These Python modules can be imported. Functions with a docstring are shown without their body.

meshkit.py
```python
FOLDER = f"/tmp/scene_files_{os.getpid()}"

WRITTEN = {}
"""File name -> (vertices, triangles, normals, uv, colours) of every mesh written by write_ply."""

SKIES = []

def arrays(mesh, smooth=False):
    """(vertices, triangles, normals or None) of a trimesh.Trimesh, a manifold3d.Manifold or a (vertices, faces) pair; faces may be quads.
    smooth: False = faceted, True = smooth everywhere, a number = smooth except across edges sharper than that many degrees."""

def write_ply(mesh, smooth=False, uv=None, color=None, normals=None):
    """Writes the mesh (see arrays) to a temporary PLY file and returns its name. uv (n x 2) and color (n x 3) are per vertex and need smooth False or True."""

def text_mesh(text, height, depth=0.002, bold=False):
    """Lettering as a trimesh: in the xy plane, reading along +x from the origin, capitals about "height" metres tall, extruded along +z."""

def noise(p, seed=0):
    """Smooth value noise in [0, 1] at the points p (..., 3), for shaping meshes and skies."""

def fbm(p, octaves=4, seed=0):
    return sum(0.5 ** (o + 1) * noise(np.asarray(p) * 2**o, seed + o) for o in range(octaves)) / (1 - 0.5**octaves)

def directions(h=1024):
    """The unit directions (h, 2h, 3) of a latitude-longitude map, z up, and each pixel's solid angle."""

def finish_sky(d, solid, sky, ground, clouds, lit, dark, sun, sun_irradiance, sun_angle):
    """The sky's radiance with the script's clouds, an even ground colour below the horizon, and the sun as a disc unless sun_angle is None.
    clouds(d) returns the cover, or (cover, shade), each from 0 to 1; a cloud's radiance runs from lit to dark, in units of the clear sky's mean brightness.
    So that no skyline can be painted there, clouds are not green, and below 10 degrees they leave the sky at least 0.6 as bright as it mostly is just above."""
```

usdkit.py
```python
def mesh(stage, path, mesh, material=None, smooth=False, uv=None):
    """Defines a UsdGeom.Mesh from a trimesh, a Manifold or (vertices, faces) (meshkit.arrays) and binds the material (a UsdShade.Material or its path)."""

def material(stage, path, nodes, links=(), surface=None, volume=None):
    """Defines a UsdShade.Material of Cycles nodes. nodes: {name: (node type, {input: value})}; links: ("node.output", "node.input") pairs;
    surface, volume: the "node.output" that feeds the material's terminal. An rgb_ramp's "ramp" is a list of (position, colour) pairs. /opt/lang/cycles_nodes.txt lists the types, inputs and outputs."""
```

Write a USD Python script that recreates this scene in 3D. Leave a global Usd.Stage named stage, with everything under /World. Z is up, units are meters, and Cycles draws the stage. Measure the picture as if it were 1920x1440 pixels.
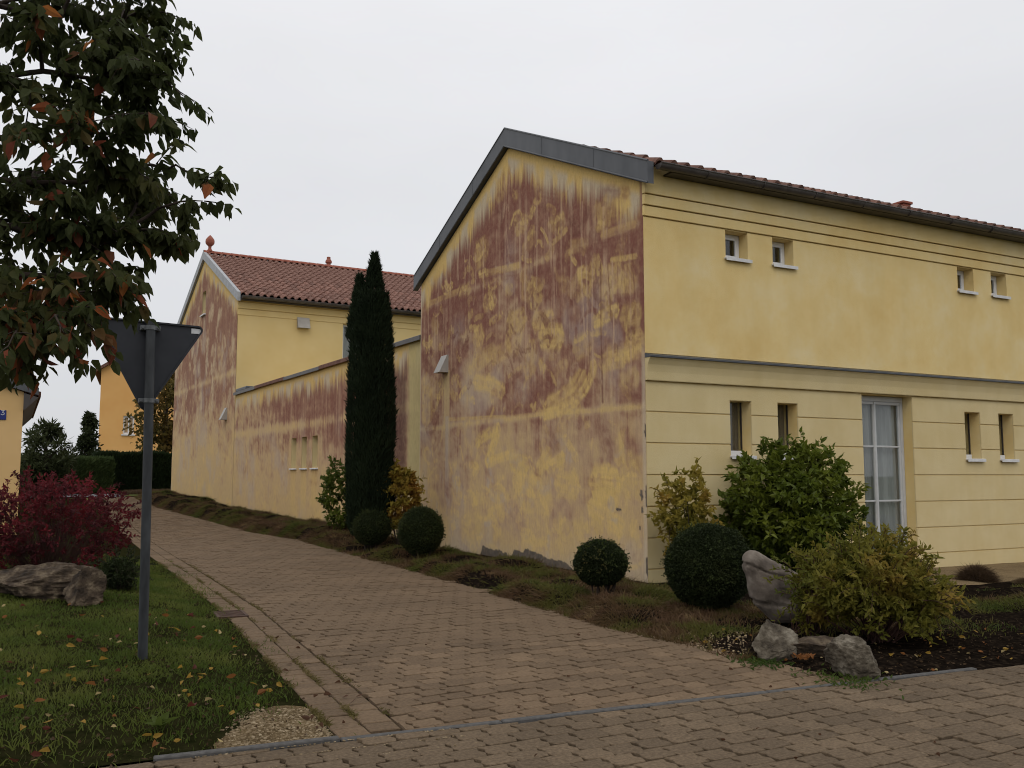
import math
import numpy as np
import trimesh
import shapely
from shapely.geometry import Polygon, box as sbox, Point
import meshkit, usdkit
from pxr import Usd, UsdGeom, UsdLux, UsdShade, Gf, Sdf, Vt

stage = Usd.Stage.CreateInMemory()
UsdGeom.Xform.Define(stage, '/World')
UsdGeom.Scope.Define(stage, '/World/Looks')

# ------------------------------------------------------------------ camera
F, CX, CY, EYE = 1750.0, 960.0, 720.0, 1.5
PITCH, YAW = math.atan2(172, F), math.radians(28.05)
FW = np.array([math.sin(YAW) * math.cos(PITCH), math.cos(YAW) * math.cos(PITCH), math.sin(PITCH)])
RT = np.array([math.cos(YAW), -math.sin(YAW), 0.0])
UP = np.cross(RT, FW)
E0 = np.array([0, 0, EYE])
cam = UsdGeom.Camera.Define(stage, '/World/camera')
cam.CreateHorizontalApertureAttr(36.0)
cam.CreateVerticalApertureAttr(27.0)
cam.CreateFocalLengthAttr(36.0 * F / 1920.0)
cam.CreateExposureAttr(0.0)
M = np.eye(4)
M[0, :3], M[1, :3], M[2, :3], M[3, :3] = RT, UP, -FW, E0
cam.AddTransformOp().Set(Gf.Matrix4d(*M.ravel().tolist()))

# ------------------------------------------------------------------ sky and soft overcast light
SUN = np.array([-0.42, -0.62, 0.80]); SUN /= np.linalg.norm(SUN)
SUN_EL, SUN_ROT = math.asin(SUN[2]), math.atan2(SUN[0], SUN[1])
sky_mat = usdkit.material(stage, '/World/Looks/overcast_sky', {
    'tc': ('texture_coordinate', {}),
    'sky': ('sky_texture', {'sky_type': 'single_scattering', 'sun_disc': False, 'sun_elevation': SUN_EL, 'sun_rotation': SUN_ROT, 'aerosol_density': 3.0}),
    'sep': ('separate_xyz', {}),
    'map': ('mapping', {'scale': (1.0, 1.0, 2.6)}),
    'n': ('noise_texture', {'scale': 1.7, 'detail': 5.0, 'roughness': 0.5}),
    'nr': ('map_range', {'from_min': 0.3, 'from_max': 0.7, 'to_min': 0.945, 'to_max': 1.045, 'clamp': True}),
    'el': ('rgb_ramp', {'ramp': [(0.0, (6.6, 6.7, 6.9)), (0.12, (7.3, 7.4, 7.65)), (0.35, (8.0, 8.05, 8.3)), (0.62, (9.6, 9.6, 9.8)), (1.0, (13.5, 13.4, 13.4))]}),
    'cl': ('vector_math', {'math_type': 'scale'}),
    'mix': ('mix_color', {'fac': 0.96, 'use_clamp': False}),
    'bg': ('background_shader', {'strength': 0.1}),
}, [('tc.generated', 'sep.vector'), ('tc.generated', 'map.vector'), ('map.vector', 'n.vector'), ('n.fac', 'nr.value'),
    ('sep.z', 'el.fac'), ('el.color', 'cl.vector1'), ('nr.result', 'cl.scale'),
    ('sky.color', 'mix.a'), ('cl.vector', 'mix.b'), ('mix.result', 'bg.color')], surface='bg.background')
dome = UsdLux.DomeLight.Define(stage, '/World/sky')
dome.CreateIntensityAttr(1.0)
UsdShade.MaterialBindingAPI.Apply(dome.GetPrim()).Bind(sky_mat)
dome.GetPrim().SetCustomDataByKey('kind', 'structure')
sun = UsdLux.DistantLight.Define(stage, '/World/sun')
sun.CreateIntensityAttr(0.16)
sun.CreateNormalizeAttr(True)
sun.CreateAngleAttr(40.0)
sun.CreateColorAttr(Gf.Vec3f(1.0, 0.95, 0.88))
zx = SUN; xx = np.cross([0, 0, 1.0], zx); xx /= np.linalg.norm(xx); yx = np.cross(zx, xx)
MS = np.eye(4); MS[0, :3], MS[1, :3], MS[2, :3] = xx, yx, zx
sun.AddTransformOp().Set(Gf.Matrix4d(*MS.ravel().tolist()))

# ------------------------------------------------------------------ helpers
def ray(px, py):
    return FW * F + RT * (px - CX) + UP * (CY - py)
def onz(px, py, z=0.0):
    d = ray(px, py); return E0 + d * (z - EYE) / d[2]
def onx(px, py, x):
    d = ray(px, py); return E0 + d * x / d[0]
def ony(px, py, y):
    d = ray(px, py); return E0 + d * y / d[1]
def far(px, py, r):
    d = ray(px, py); return E0 + d * r / math.hypot(d[0], d[1])
def sstep(a, b, x):
    t = np.clip((np.asarray(x, float) - a) / (b - a), 0, 1); return t * t * (3 - 2 * t)
def ground(x, y):
    x, y = np.asarray(x, float), np.asarray(y, float)
    return 0.6 * sstep(20, 50, y) - 0.09 * sstep(5.5, 8.5, y) * sstep(9, 15, x)

_names = {}
def numbered(path):
    n = _names.get(path, -1) + 1
    _names[path] = n
    return path if n == 0 else f'{path}_{n:03d}'
def data(p, label=None, cat=None, group=None, kind=None):
    p = p.GetPrim() if hasattr(p, 'GetPrim') else p
    for k, v in (('label', label), ('category', cat), ('group', group), ('kind', kind)):
        if v: p.SetCustomDataByKey(k, v)
    return p
def thing(name, label=None, cat=None, group=None, kind=None, loc=(0, 0, 0), rz=0.0, parent='/World'):
    x = UsdGeom.Xform.Define(stage, numbered(f'{parent}/{name}'))
    if any(loc): x.AddTranslateOp().Set(Gf.Vec3d(*map(float, loc)))
    if rz: x.AddRotateZOp().Set(float(rz))
    data(x, label, cat, group, kind)
    return x
def path_of(p):
    return str(p.GetPath()) if hasattr(p, 'GetPath') else p
def put(name, mesh, mat, parent='/World', smooth=False, label=None, cat=None, group=None, kind=None, color=None):
    path = numbered(f'{path_of(parent)}/{name}')
    if isinstance(mesh, MB): mesh = mesh.get()
    m = usdkit.mesh(stage, path, mesh, LOOK[mat] if isinstance(mat, str) else mat, smooth=smooth)
    if color is not None:
        UsdGeom.PrimvarsAPI(m).CreatePrimvar('stain', Sdf.ValueTypeNames.Color3fArray, 'vertex').Set(Vt.Vec3fArray.FromNumpy(np.asarray(color, np.float32)))
    data(m, label, cat, group, kind)
    return m

class MB:
    """collects shapes into one mesh"""
    def __init__(s): s.v, s.f, s.n = [], [], 0
    def add(s, v, f):
        v, f = np.asarray(v, float), np.asarray(f, int)
        if f.shape[1] == 4: f = np.vstack([f[:, [0, 1, 2]], f[:, [0, 2, 3]]])
        s.v.append(v); s.f.append(f + s.n); s.n += len(v); return s
    def tm(s, t): return s.add(np.array(t.vertices), np.array(t.faces))
    def box(s, x0, x1, y0, y1, z0, z1, bev=0.0):
        if bev <= 0:
            v = np.array([[x, y, z] for z in (z0, z1) for y in (y0, y1) for x in (x0, x1)], float)
            f = [[0, 2, 3, 1], [4, 5, 7, 6], [0, 1, 5, 4], [2, 6, 7, 3], [0, 4, 6, 2], [1, 3, 7, 5]]
            return s.add(v, f)
        c, h = np.array([x0 + x1, y0 + y1, z0 + z1]) / 2, np.array([x1 - x0, y1 - y0, z1 - z0]) / 2
        pts = []
        for sx in (-1, 1):
            for sy in (-1, 1):
                for sz in (-1, 1):
                    for k in range(3):
                        p = h.copy(); q = np.array([sx, sy, sz], float)
                        sh = np.full(3, bev); sh[k] = 0
                        pts.append(c + q * (p - sh))
        return s.tm(trimesh.convex.convex_hull(np.array(pts)))
    def tube(s, pts, radii, sides=6, cap=True):
        p = np.asarray(pts, float); r = np.broadcast_to(radii, (len(p),))
        t = np.gradient(p, axis=0); t /= np.linalg.norm(t, axis=1, keepdims=True) + 1e-12
        a = np.cross(t, np.where(np.abs(t[:, 2:]) < 0.9, [0, 0, 1.0], [1.0, 0, 0])); a /= np.linalg.norm(a, axis=1, keepdims=True) + 1e-12
        b = np.cross(t, a); ang = np.arange(sides) * 2 * np.pi / sides
        v = (p[:, None] + r[:, None, None] * (np.cos(ang)[None, :, None] * a[:, None] + np.sin(ang)[None, :, None] * b[:, None])).reshape(-1, 3)
        i, j = np.meshgrid(np.arange(len(p) - 1), np.arange(sides), indexing='ij')
        q = np.stack([i * sides + j, i * sides + (j + 1) % sides, (i + 1) * sides + (j + 1) % sides, (i + 1) * sides + j], -1).reshape(-1, 4)
        f = np.vstack([q[:, [0, 1, 2]], q[:, [0, 2, 3]]])
        if cap:
            n = len(v); v = np.vstack([v, p[:1], p[-1:]]); k = np.arange(sides); o = (len(p) - 1) * sides
            f = np.vstack([f, np.stack([np.full(sides, n), (k + 1) % sides, k], 1), np.stack([np.full(sides, n + 1), o + k, o + (k + 1) % sides], 1)])
        return s.add(v, f)
    def lathe(s, prof, c, sides=20):
        prof = np.asarray(prof, float); a = np.arange(sides) * 2 * np.pi / sides
        v = np.stack([prof[:, None, 0] * np.cos(a) + c[0], prof[:, None, 0] * np.sin(a) + c[1], np.broadcast_to(prof[:, None, 1] + c[2], (len(prof), sides))], -1).reshape(-1, 3)
        i, j = np.meshgrid(np.arange(len(prof) - 1), np.arange(sides), indexing='ij')
        q = np.stack([i * sides + j, i * sides + (j + 1) % sides, (i + 1) * sides + (j + 1) % sides, (i + 1) * sides + j], -1).reshape(-1, 4)
        return s.add(v, q)
    def poly(s, pg, d0, d1, frame):
        """extrudes shapely polygon (2D a,b) from depth d0 to d1; frame maps (a,b,d) -> xyz"""
        for g in getattr(pg, 'geoms', [pg]):
            if g.is_empty or g.area < 1e-7: continue
            t = trimesh.creation.extrude_polygon(g, d1 - d0, engine='earcut')
            v = np.array(t.vertices); v[:, 2] += d0
            w = frame(v); f = np.array(t.faces)
            if np.linalg.det(np.stack([frame(np.eye(3)[i:i + 1])[0] - frame(np.zeros((1, 3)))[0] for i in range(3)])) < 0: f = f[:, ::-1]
            s.add(w, f)
        return s
    def get(s): return np.vstack(s.v), np.vstack(s.f)

# ------------------------------------------------------------------ materials
LOOK = {}
def ramp_mat(name, ramp, noise=6.0, detail=4.0, rough=0.85, bump=0.0, bump_scale=60.0, spec=0.3, stretch=(1, 1, 1), island=0.0, lo=0.3, hi=0.7, metal=0.0, bump_dist=0.01, macro=0.0, macro_scale=0.9, macro_stretch=(1, 1, 1)):
    nodes = {'g': ('geometry', {}), 'm': ('mapping', {'scale': stretch}), 'n': ('noise_texture', {'scale': noise, 'detail': detail, 'roughness': 0.6}),
             'mr': ('map_range', {'from_min': lo, 'from_max': hi, 'clamp': True}), 'r': ('rgb_ramp', {'ramp': ramp}),
             'p': ('principled_bsdf', {'roughness': rough, 'specular_ior_level': spec, 'metallic': metal})}
    links = [('g.position', 'm.vector'), ('m.vector', 'n.vector'), ('n.fac', 'mr.value'), ('mr.result', 'r.fac'), ('r.color', 'p.base_color')]
    if island:
        nodes |= {'oi': ('object_info', {}), 'ad': ('math', {'math_type': 'add'}), 'fr': ('math', {'math_type': 'fraction'}),
                  'br': ('map_range', {'to_min': 1 - island, 'to_max': 1 + island}), 'sc': ('vector_math', {'math_type': 'scale'})}
        links = links[:-1] + [('oi.random', 'ad.value1'), ('g.random_per_island', 'ad.value2'), ('ad.value', 'fr.value1'), ('fr.value', 'br.value'), ('r.color', 'sc.vector1'), ('br.result', 'sc.scale'), ('sc.vector', 'p.base_color')]
    if macro:
        src = links[-1][0]; links = links[:-1]
        nodes |= {'mm': ('mapping', {'scale': macro_stretch}), 'mn': ('noise_texture', {'scale': macro_scale, 'detail': 5.0, 'roughness': 0.6}), 'mq': ('map_range', {'from_min': 0.3, 'from_max': 0.7, 'to_min': 1 - macro, 'to_max': 1 + macro, 'clamp': True}), 'ms': ('vector_math', {'math_type': 'scale'})}
        links += [('g.position', 'mm.vector'), ('mm.vector', 'mn.vector'), ('mn.fac', 'mq.value'), (src, 'ms.vector1'), ('mq.result', 'ms.scale'), ('ms.vector', 'p.base_color')]
    if bump:
        nodes |= {'bn': ('noise_texture', {'scale': bump_scale, 'detail': 5.0, 'roughness': 0.65}), 'b': ('bump', {'strength': bump, 'distance': bump_dist})}
        links += [('g.position', 'bn.vector'), ('bn.fac', 'b.height'), ('b.normal', 'p.normal')]
    LOOK[name] = usdkit.material(stage, f'/World/Looks/{name}', nodes, links, surface='p.BSDF')
def leaf_mat(name, ramp, trans=0.35, rough=0.6, clump=1.2, mixn=0.45, spec=0.10):
    """per-leaf colour from a ramp, shifted by a slow noise so that whole clumps differ"""
    LOOK[name] = usdkit.material(stage, f'/World/Looks/{name}', {
        'g': ('geometry', {}), 'oi': ('object_info', {}), 'n': ('noise_texture', {'scale': clump, 'detail': 2.0}),
        'mr': ('map_range', {'from_min': 0.3, 'from_max': 0.7, 'clamp': True}),
        'ad': ('math', {'math_type': 'add'}), 'fr': ('math', {'math_type': 'fraction'}),
        'mx': ('mix_float', {'fac': mixn}), 'r': ('rgb_ramp', {'ramp': ramp}),
        'p': ('principled_bsdf', {'roughness': rough, 'specular_ior_level': spec}), 't': ('translucent_bsdf', {}), 'mc': ('mix_closure', {'fac': trans}),
    }, [('g.position', 'n.vector'), ('n.fac', 'mr.value'), ('oi.random', 'ad.value1'), ('g.random_per_island', 'ad.value2'), ('ad.value', 'fr.value1'),
        ('fr.value', 'mx.a'), ('mr.result', 'mx.b'), ('mx.result', 'r.fac'), ('r.color', 'p.base_color'), ('r.color', 't.color'),
        ('p.BSDF', 'mc.closure1'), ('t.BSDF', 'mc.closure2')], surface='mc.closure')

def stain_mat(name):
    LOOK[name] = usdkit.material(stage, f'/World/Looks/{name}', {
        'a': ('attribute', {'attribute': 'stain'}), 'g': ('geometry', {}),
        'm': ('mapping', {'scale': (1.0, 1.0, 0.22)}), 'n1': ('noise_texture', {'scale': 30.0, 'detail': 6.0, 'roughness': 0.7}),
        'n2': ('noise_texture', {'scale': 75.0, 'detail': 4.0, 'roughness': 0.7}), 'n3': ('noise_texture', {'scale': 11.0, 'detail': 7.0, 'roughness': 0.72, 'distortion': 0.6}),
        'r1': ('map_range', {'from_min': 0.25, 'from_max': 0.75, 'to_min': 0.84, 'to_max': 1.13}),
        'r2': ('map_range', {'from_min': 0.2, 'from_max': 0.8, 'to_min': 0.86, 'to_max': 1.12}),
        'r3': ('map_range', {'from_min': 0.47, 'from_max': 0.70, 'to_min': 0.0, 'to_max': 0.26, 'clamp': True}), 'r4': ('map_range', {'from_min': 0.44, 'from_max': 0.28, 'to_min': 0.0, 'to_max': 0.45, 'clamp': True}),
        'tan': ('mix_color', {'b': (0.46, 0.31, 0.19)}), 'dk': ('mix_color', {'blend_type': 'multiply', 'b': (0.62, 0.50, 0.44)}),
        'mu': ('math', {'math_type': 'multiply'}), 'sc': ('vector_math', {'math_type': 'scale'}),
        'b': ('bump', {'strength': 0.35, 'distance': 0.008}),
        'p': ('principled_bsdf', {'roughness': 0.95, 'specular_ior_level': 0.15}),
    }, [('g.position', 'm.vector'), ('m.vector', 'n1.vector'), ('g.position', 'n2.vector'), ('g.position', 'n3.vector'), ('n1.fac', 'r1.value'), ('n2.fac', 'r2.value'),
        ('n3.fac', 'r3.value'), ('n3.fac', 'r4.value'), ('r3.result', 'tan.fac'), ('r4.result', 'dk.fac'), ('a.color', 'tan.a'), ('tan.result', 'dk.a'),
        ('r1.result', 'mu.value1'), ('r2.result', 'mu.value2'), ('dk.result', 'sc.vector1'), ('mu.value', 'sc.scale'), ('sc.vector', 'p.base_color'),
        ('n2.fac', 'b.height'), ('b.normal', 'p.normal')], surface='p.BSDF')
stain_mat('weathered_plaster')
ramp_mat('yellow_plaster', [(0, (0.635, 0.46, 0.19)), (0.5, (0.67, 0.515, 0.24)), (1, (0.69, 0.565, 0.315))], noise=1.3, detail=7, rough=0.95, bump=0.45, bump_scale=90, spec=0.12, macro=.03, macro_scale=3.0, macro_stretch=(1, 1, .12))
ramp_mat('pale_yellow_plaster', [(0, (0.555, 0.44, 0.225)), (1, (0.605, 0.50, 0.285))], noise=1.6, detail=7, rough=0.95, bump=0.45, bump_scale=90, spec=0.12, macro=.03, macro_scale=3.0, macro_stretch=(1, 1, .15))
ramp_mat('rear_yellow_plaster', [(0, (0.545, 0.41, 0.18)), (1, (0.595, 0.47, 0.235))], noise=0.9, detail=6, rough=0.95, bump=0.25, bump_scale=70, spec=0.15)
ramp_mat('orange_plaster', [(0, (0.62, 0.34, 0.12)), (1, (0.66, 0.39, 0.15))], noise=0.5, rough=0.95, spec=0.1)
ramp_mat('tan_plaster', [(0, (0.56, 0.37, 0.16)), (1, (0.62, 0.42, 0.20))], noise=0.8, rough=0.95, bump=0.2, spec=0.1)
ramp_mat('zinc', [(0, (0.036, 0.040, 0.046)), (1, (0.068, 0.072, 0.080))], noise=3.0, detail=6, rough=0.5, spec=0.5, stretch=(1, 1, 0.4))
ramp_mat('pale_zinc', [(0, (0.24, 0.25, 0.26)), (1, (0.34, 0.35, 0.37))], noise=3.0, detail=5, rough=0.55, spec=0.4)
ramp_mat('brown_gutter', [(0, (0.022, 0.018, 0.016)), (1, (0.065, 0.055, 0.05))], noise=5.0, detail=6, rough=0.45, spec=0.5, stretch=(1, 1, 0.25))
ramp_mat('clay_tile', [(0, (0.115, 0.050, 0.036)), (0.5, (0.17, 0.086, 0.064)), (1, (0.24, 0.138, 0.108))], noise=7.0, detail=5, rough=0.85, island=0.22, bump=0.2)
ramp_mat('old_clay_tile', [(0, (0.075, 0.036, 0.027)), (0.5, (0.13, 0.064, 0.046)), (1, (0.19, 0.11, 0.085))], noise=7.0, detail=5, rough=0.9, island=0.22, bump=0.2)
ramp_mat('terracotta', [(0, (0.20, 0.055, 0.035)), (1, (0.28, 0.095, 0.06))], noise=6.0, rough=0.75)
ramp_mat('white_frame', [(0, (0.60, 0.61, 0.62)), (1, (0.70, 0.70, 0.70))], noise=3.0, rough=0.4, spec=0.4)
ramp_mat('grey_frame', [(0, (0.42, 0.43, 0.44)), (1, (0.50, 0.51, 0.51))], noise=3.0, rough=0.4, spec=0.4)
ramp_mat('sill_white', [(0, (0.5, 0.5, 0.5)), (1, (0.66, 0.66, 0.66))], noise=8.0, rough=0.5)
ramp_mat('curtain_cloth', [(0, (0.17, 0.175, 0.18)), (1, (0.36, 0.36, 0.36))], noise=5.0, rough=0.9, stretch=(1, 1, 0.1))
ramp_mat('brown_curtain', [(0, (0.07, 0.055, 0.04)), (1, (0.14, 0.11, 0.085))], noise=9.0, rough=0.9, stretch=(1, 1, 0.1))
ramp_mat('dark_inside', [(0, (0.04, 0.04, 0.04)), (1, (0.06, 0.06, 0.06))], noise=1.0, rough=0.9)
ramp_mat('taupe_metal', [(0, (0.27, 0.25, 0.225)), (1, (0.33, 0.31, 0.28))], noise=5.0, rough=0.45, spec=0.5)
ramp_mat('sign_back', [(0, (0.012, 0.014, 0.019)), (1, (0.022, 0.024, 0.03))], noise=6.0, rough=0.55, spec=0.35)
ramp_mat('galvanised', [(0, (0.016, 0.018, 0.020)), (1, (0.042, 0.046, 0.050))], noise=14.0, detail=6, rough=0.6, spec=0.3, stretch=(1, 1, 0.3), bump=0.1)
ramp_mat('dull_steel', [(0, (0.05, 0.054, 0.058)), (1, (0.11, 0.115, 0.12))], noise=30.0, rough=0.4, spec=0.5)
ramp_mat('sticker', [(0, (0.50, 0.51, 0.52)), (1, (0.56, 0.57, 0.58))], noise=20.0, rough=0.5)
ramp_mat('blue_plate', [(0, (0.012, 0.022, 0.13)), (1, (0.016, 0.03, 0.16))], noise=5.0, rough=0.35)
ramp_mat('paver', [(0, (0.086, 0.058, 0.034)), (0.45, (0.130, 0.088, 0.053)), (1, (0.174, 0.122, 0.076))], noise=42.0, detail=8, rough=0.9, island=0.17, bump=0.7, bump_scale=160, spec=0.2, lo=0.25, hi=0.75, macro=.16, macro_scale=1.1)
ramp_mat('grey_paver', [(0, (0.070, 0.050, 0.031)), (0.45, (0.110, 0.078, 0.048)), (1, (0.172, 0.126, 0.082))], noise=48.0, detail=8, rough=0.9, island=0.17, bump=0.7, bump_scale=160, spec=0.2, lo=0.25, hi=0.75, macro=.16, macro_scale=1.1)
ramp_mat('joint_sand', [(0, (0.006, 0.005, 0.003)), (0.6, (0.018, 0.013, 0.008)), (1, (0.05, 0.038, 0.024))], noise=12.0, detail=6, rough=1.0, bump=0.5, spec=0.0)
ramp_mat('kerb_concrete', [(0, (0.050, 0.048, 0.046)), (1, (0.095, 0.091, 0.087))], noise=30.0, detail=6, rough=0.9, bump=0.3, bump_scale=120)
ramp_mat('soil', [(0, (0.003, 0.0025, 0.002)), (0.6, (0.011, 0.008, 0.006)), (1, (0.032, 0.023, 0.015))], noise=18.0, detail=8, rough=1.0, bump=0.8, bump_scale=50, bump_dist=0.02, spec=0.0)
ramp_mat('lawn_soil', [(0, (0.008, 0.010, 0.003)), (1, (0.026, 0.024, 0.010))], noise=9.0, detail=8, rough=1.0, bump=0.8, bump_scale=50, bump_dist=0.02, spec=0.0)
ramp_mat('field_grass', [(0, (0.035, 0.045, 0.015)), (0.5, (0.07, 0.08, 0.028)), (1, (0.13, 0.12, 0.05))], noise=0.9, detail=8, rough=1.0, bump=0.8, bump_scale=12, bump_dist=0.05, spec=0.0)
ramp_mat('asphalt', [(0, (0.10, 0.105, 0.115)), (1, (0.15, 0.155, 0.165))], noise=5.0, detail=8, rough=0.9)
ramp_mat('gravel_bed', [(0, (0.10, 0.072, 0.040)), (0.5, (0.17, 0.125, 0.072)), (1, (0.27, 0.205, 0.12))], noise=60.0, detail=6, rough=1.0, bump=0.9, bump_scale=70, bump_dist=0.012, macro=.22, macro_scale=1.5, spec=0.0)
ramp_mat('bare_soil', [(0, (0.05, 0.034, 0.017)), (0.5, (0.115, 0.082, 0.045)), (1, (0.21, 0.16, 0.095))], noise=45.0, detail=8, rough=1.0, bump=0.9, bump_scale=90, bump_dist=0.012, spec=0.0, macro=.35, macro_scale=3.5)
ramp_mat('gravel_stone', [(0, (0.10, 0.070, 0.036)), (0.5, (0.20, 0.148, 0.085)), (1, (0.36, 0.29, 0.19))], noise=25.0, rough=0.95, island=0.3)
ramp_mat('limestone', [(0, (0.025, 0.019, 0.013)), (0.45, (0.085, 0.070, 0.050)), (0.75, (0.16, 0.138, 0.105)), (1, (0.23, 0.205, 0.16))], noise=9.0, detail=9, rough=0.95, bump=0.9, bump_scale=28, bump_dist=0.025)
ramp_mat('brown_rock', [(0, (0.012, 0.008, 0.005)), (0.5, (0.052, 0.036, 0.023)), (1, (0.15, 0.115, 0.075))], noise=8.0, detail=9, rough=0.95, bump=0.9, bump_scale=25, bump_dist=0.03)
ramp_mat('boulder', [(0, (0.045, 0.036, 0.029)), (0.5, (0.105, 0.085, 0.068)), (1, (0.21, 0.18, 0.15))], noise=5.0, detail=9, rough=0.9, bump=0.5, bump_scale=40)
ramp_mat('bark', [(0, (0.018, 0.013, 0.010)), (1, (0.055, 0.04, 0.03))], noise=14.0, detail=6, rough=0.95, stretch=(1, 1, 0.3), bump=0.6, bump_scale=40)
ramp_mat('red_bark', [(0, (0.03, 0.014, 0.010)), (1, (0.075, 0.035, 0.028))], noise=14.0, rough=0.9)
ramp_mat('rusty_iron', [(0, (0.03, 0.016, 0.010)), (1, (0.085, 0.045, 0.03))], noise=20.0, detail=6, rough=0.8)
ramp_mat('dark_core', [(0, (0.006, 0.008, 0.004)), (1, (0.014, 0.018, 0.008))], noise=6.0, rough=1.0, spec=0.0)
leaf_mat('cherry_leaf', [(0, (0.026, 0.036, 0.012)), (0.24, (0.044, 0.052, 0.017)), (0.40, (0.072, 0.062, 0.019)), (0.53, (0.10, 0.054, 0.021)), (0.68, (0.15, 0.040, 0.024)), (0.82, (0.24, 0.075, 0.025)), (0.92, (0.30, 0.12, 0.03)), (1, (0.34, 0.21, 0.05))], trans=0.45, clump=2.2, mixn=0.30)
leaf_mat('red_leaf', [(0, (0.018, 0.012, 0.010)), (0.3, (0.040, 0.012, 0.014)), (0.65, (0.105, 0.014, 0.018)), (0.9, (0.19, 0.022, 0.026)), (1, (0.22, 0.07, 0.03))], trans=0.25, clump=2.6, mixn=.5)
leaf_mat('laurel_leaf', [(0, (0.026, 0.042, 0.006)), (0.35, (0.070, 0.092, 0.011)), (0.65, (0.125, 0.138, 0.015)), (0.92, (0.15, 0.145, 0.022)), (1, (0.20, 0.12, 0.03))], trans=0.25, clump=1.3, rough=0.45, spec=0.18)
leaf_mat('yellowing_leaf', [(0, (0.05, 0.07, 0.012)), (0.35, (0.12, 0.125, 0.02)), (0.75, (0.22, 0.165, 0.028)), (1, (0.26, 0.12, 0.028))], trans=0.35, clump=1.8)
leaf_mat('spirea_leaf', [(0, (0.022, 0.038, 0.008)), (0.4, (0.058, 0.072, 0.013)), (0.75, (0.125, 0.112, 0.018)), (1, (0.22, 0.14, 0.03))], trans=0.3, clump=2.6)
leaf_mat('box_leaf', [(0, (0.006, 0.010, 0.004)), (0.6, (0.018, 0.025, 0.008)), (1, (0.042, 0.046, 0.014))], trans=0.12, clump=3.5, rough=0.6)
leaf_mat('box_shoot', [(0, (0.016, 0.024, 0.007)), (0.8, (0.040, 0.052, 0.014)), (1, (0.075, 0.06, 0.022))], trans=0.15, clump=3.0)
leaf_mat('cypress_leaf', [(0, (0.006, 0.010, 0.005)), (0.6, (0.014, 0.022, 0.010)), (1, (0.030, 0.040, 0.018))], trans=0.12, clump=2.2, rough=0.7)
leaf_mat('hedge_leaf', [(0, (0.008, 0.014, 0.006)), (0.7, (0.018, 0.028, 0.010)), (1, (0.035, 0.048, 0.016))], trans=0.15, clump=0.6, rough=0.7)
leaf_mat('pale_hedge_leaf', [(0, (0.016, 0.028, 0.010)), (1, (0.05, 0.07, 0.022))], trans=0.15, clump=0.6, rough=0.7)
leaf_mat('autumn_leaf', [(0, (0.032, 0.036, 0.010)), (0.5, (0.068, 0.060, 0.015)), (1, (0.13, 0.066, 0.02))], trans=0.3, clump=0.5)
leaf_mat('dark_tree_leaf', [(0, (0.012, 0.018, 0.007)), (1, (0.045, 0.055, 0.022))], trans=0.2, clump=0.8)
leaf_mat('grass_blade', [(0, (0.024, 0.044, 0.007)), (0.45, (0.060, 0.084, 0.015)), (0.8, (0.12, 0.128, 0.030)), (1, (0.24, 0.19, 0.075))], trans=0.3, clump=1.1, mixn=0.5)
leaf_mat('fescue_blade', [(0, (0.018, 0.030, 0.006)), (0.30, (0.044, 0.056, 0.010)), (0.52, (0.078, 0.074, 0.018)), (0.66, (0.072, 0.046, 0.020)), (0.85, (0.088, 0.050, 0.028)), (1, (0.19, 0.14, 0.06))], trans=0.2, clump=1.5, mixn=0.66)
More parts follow.
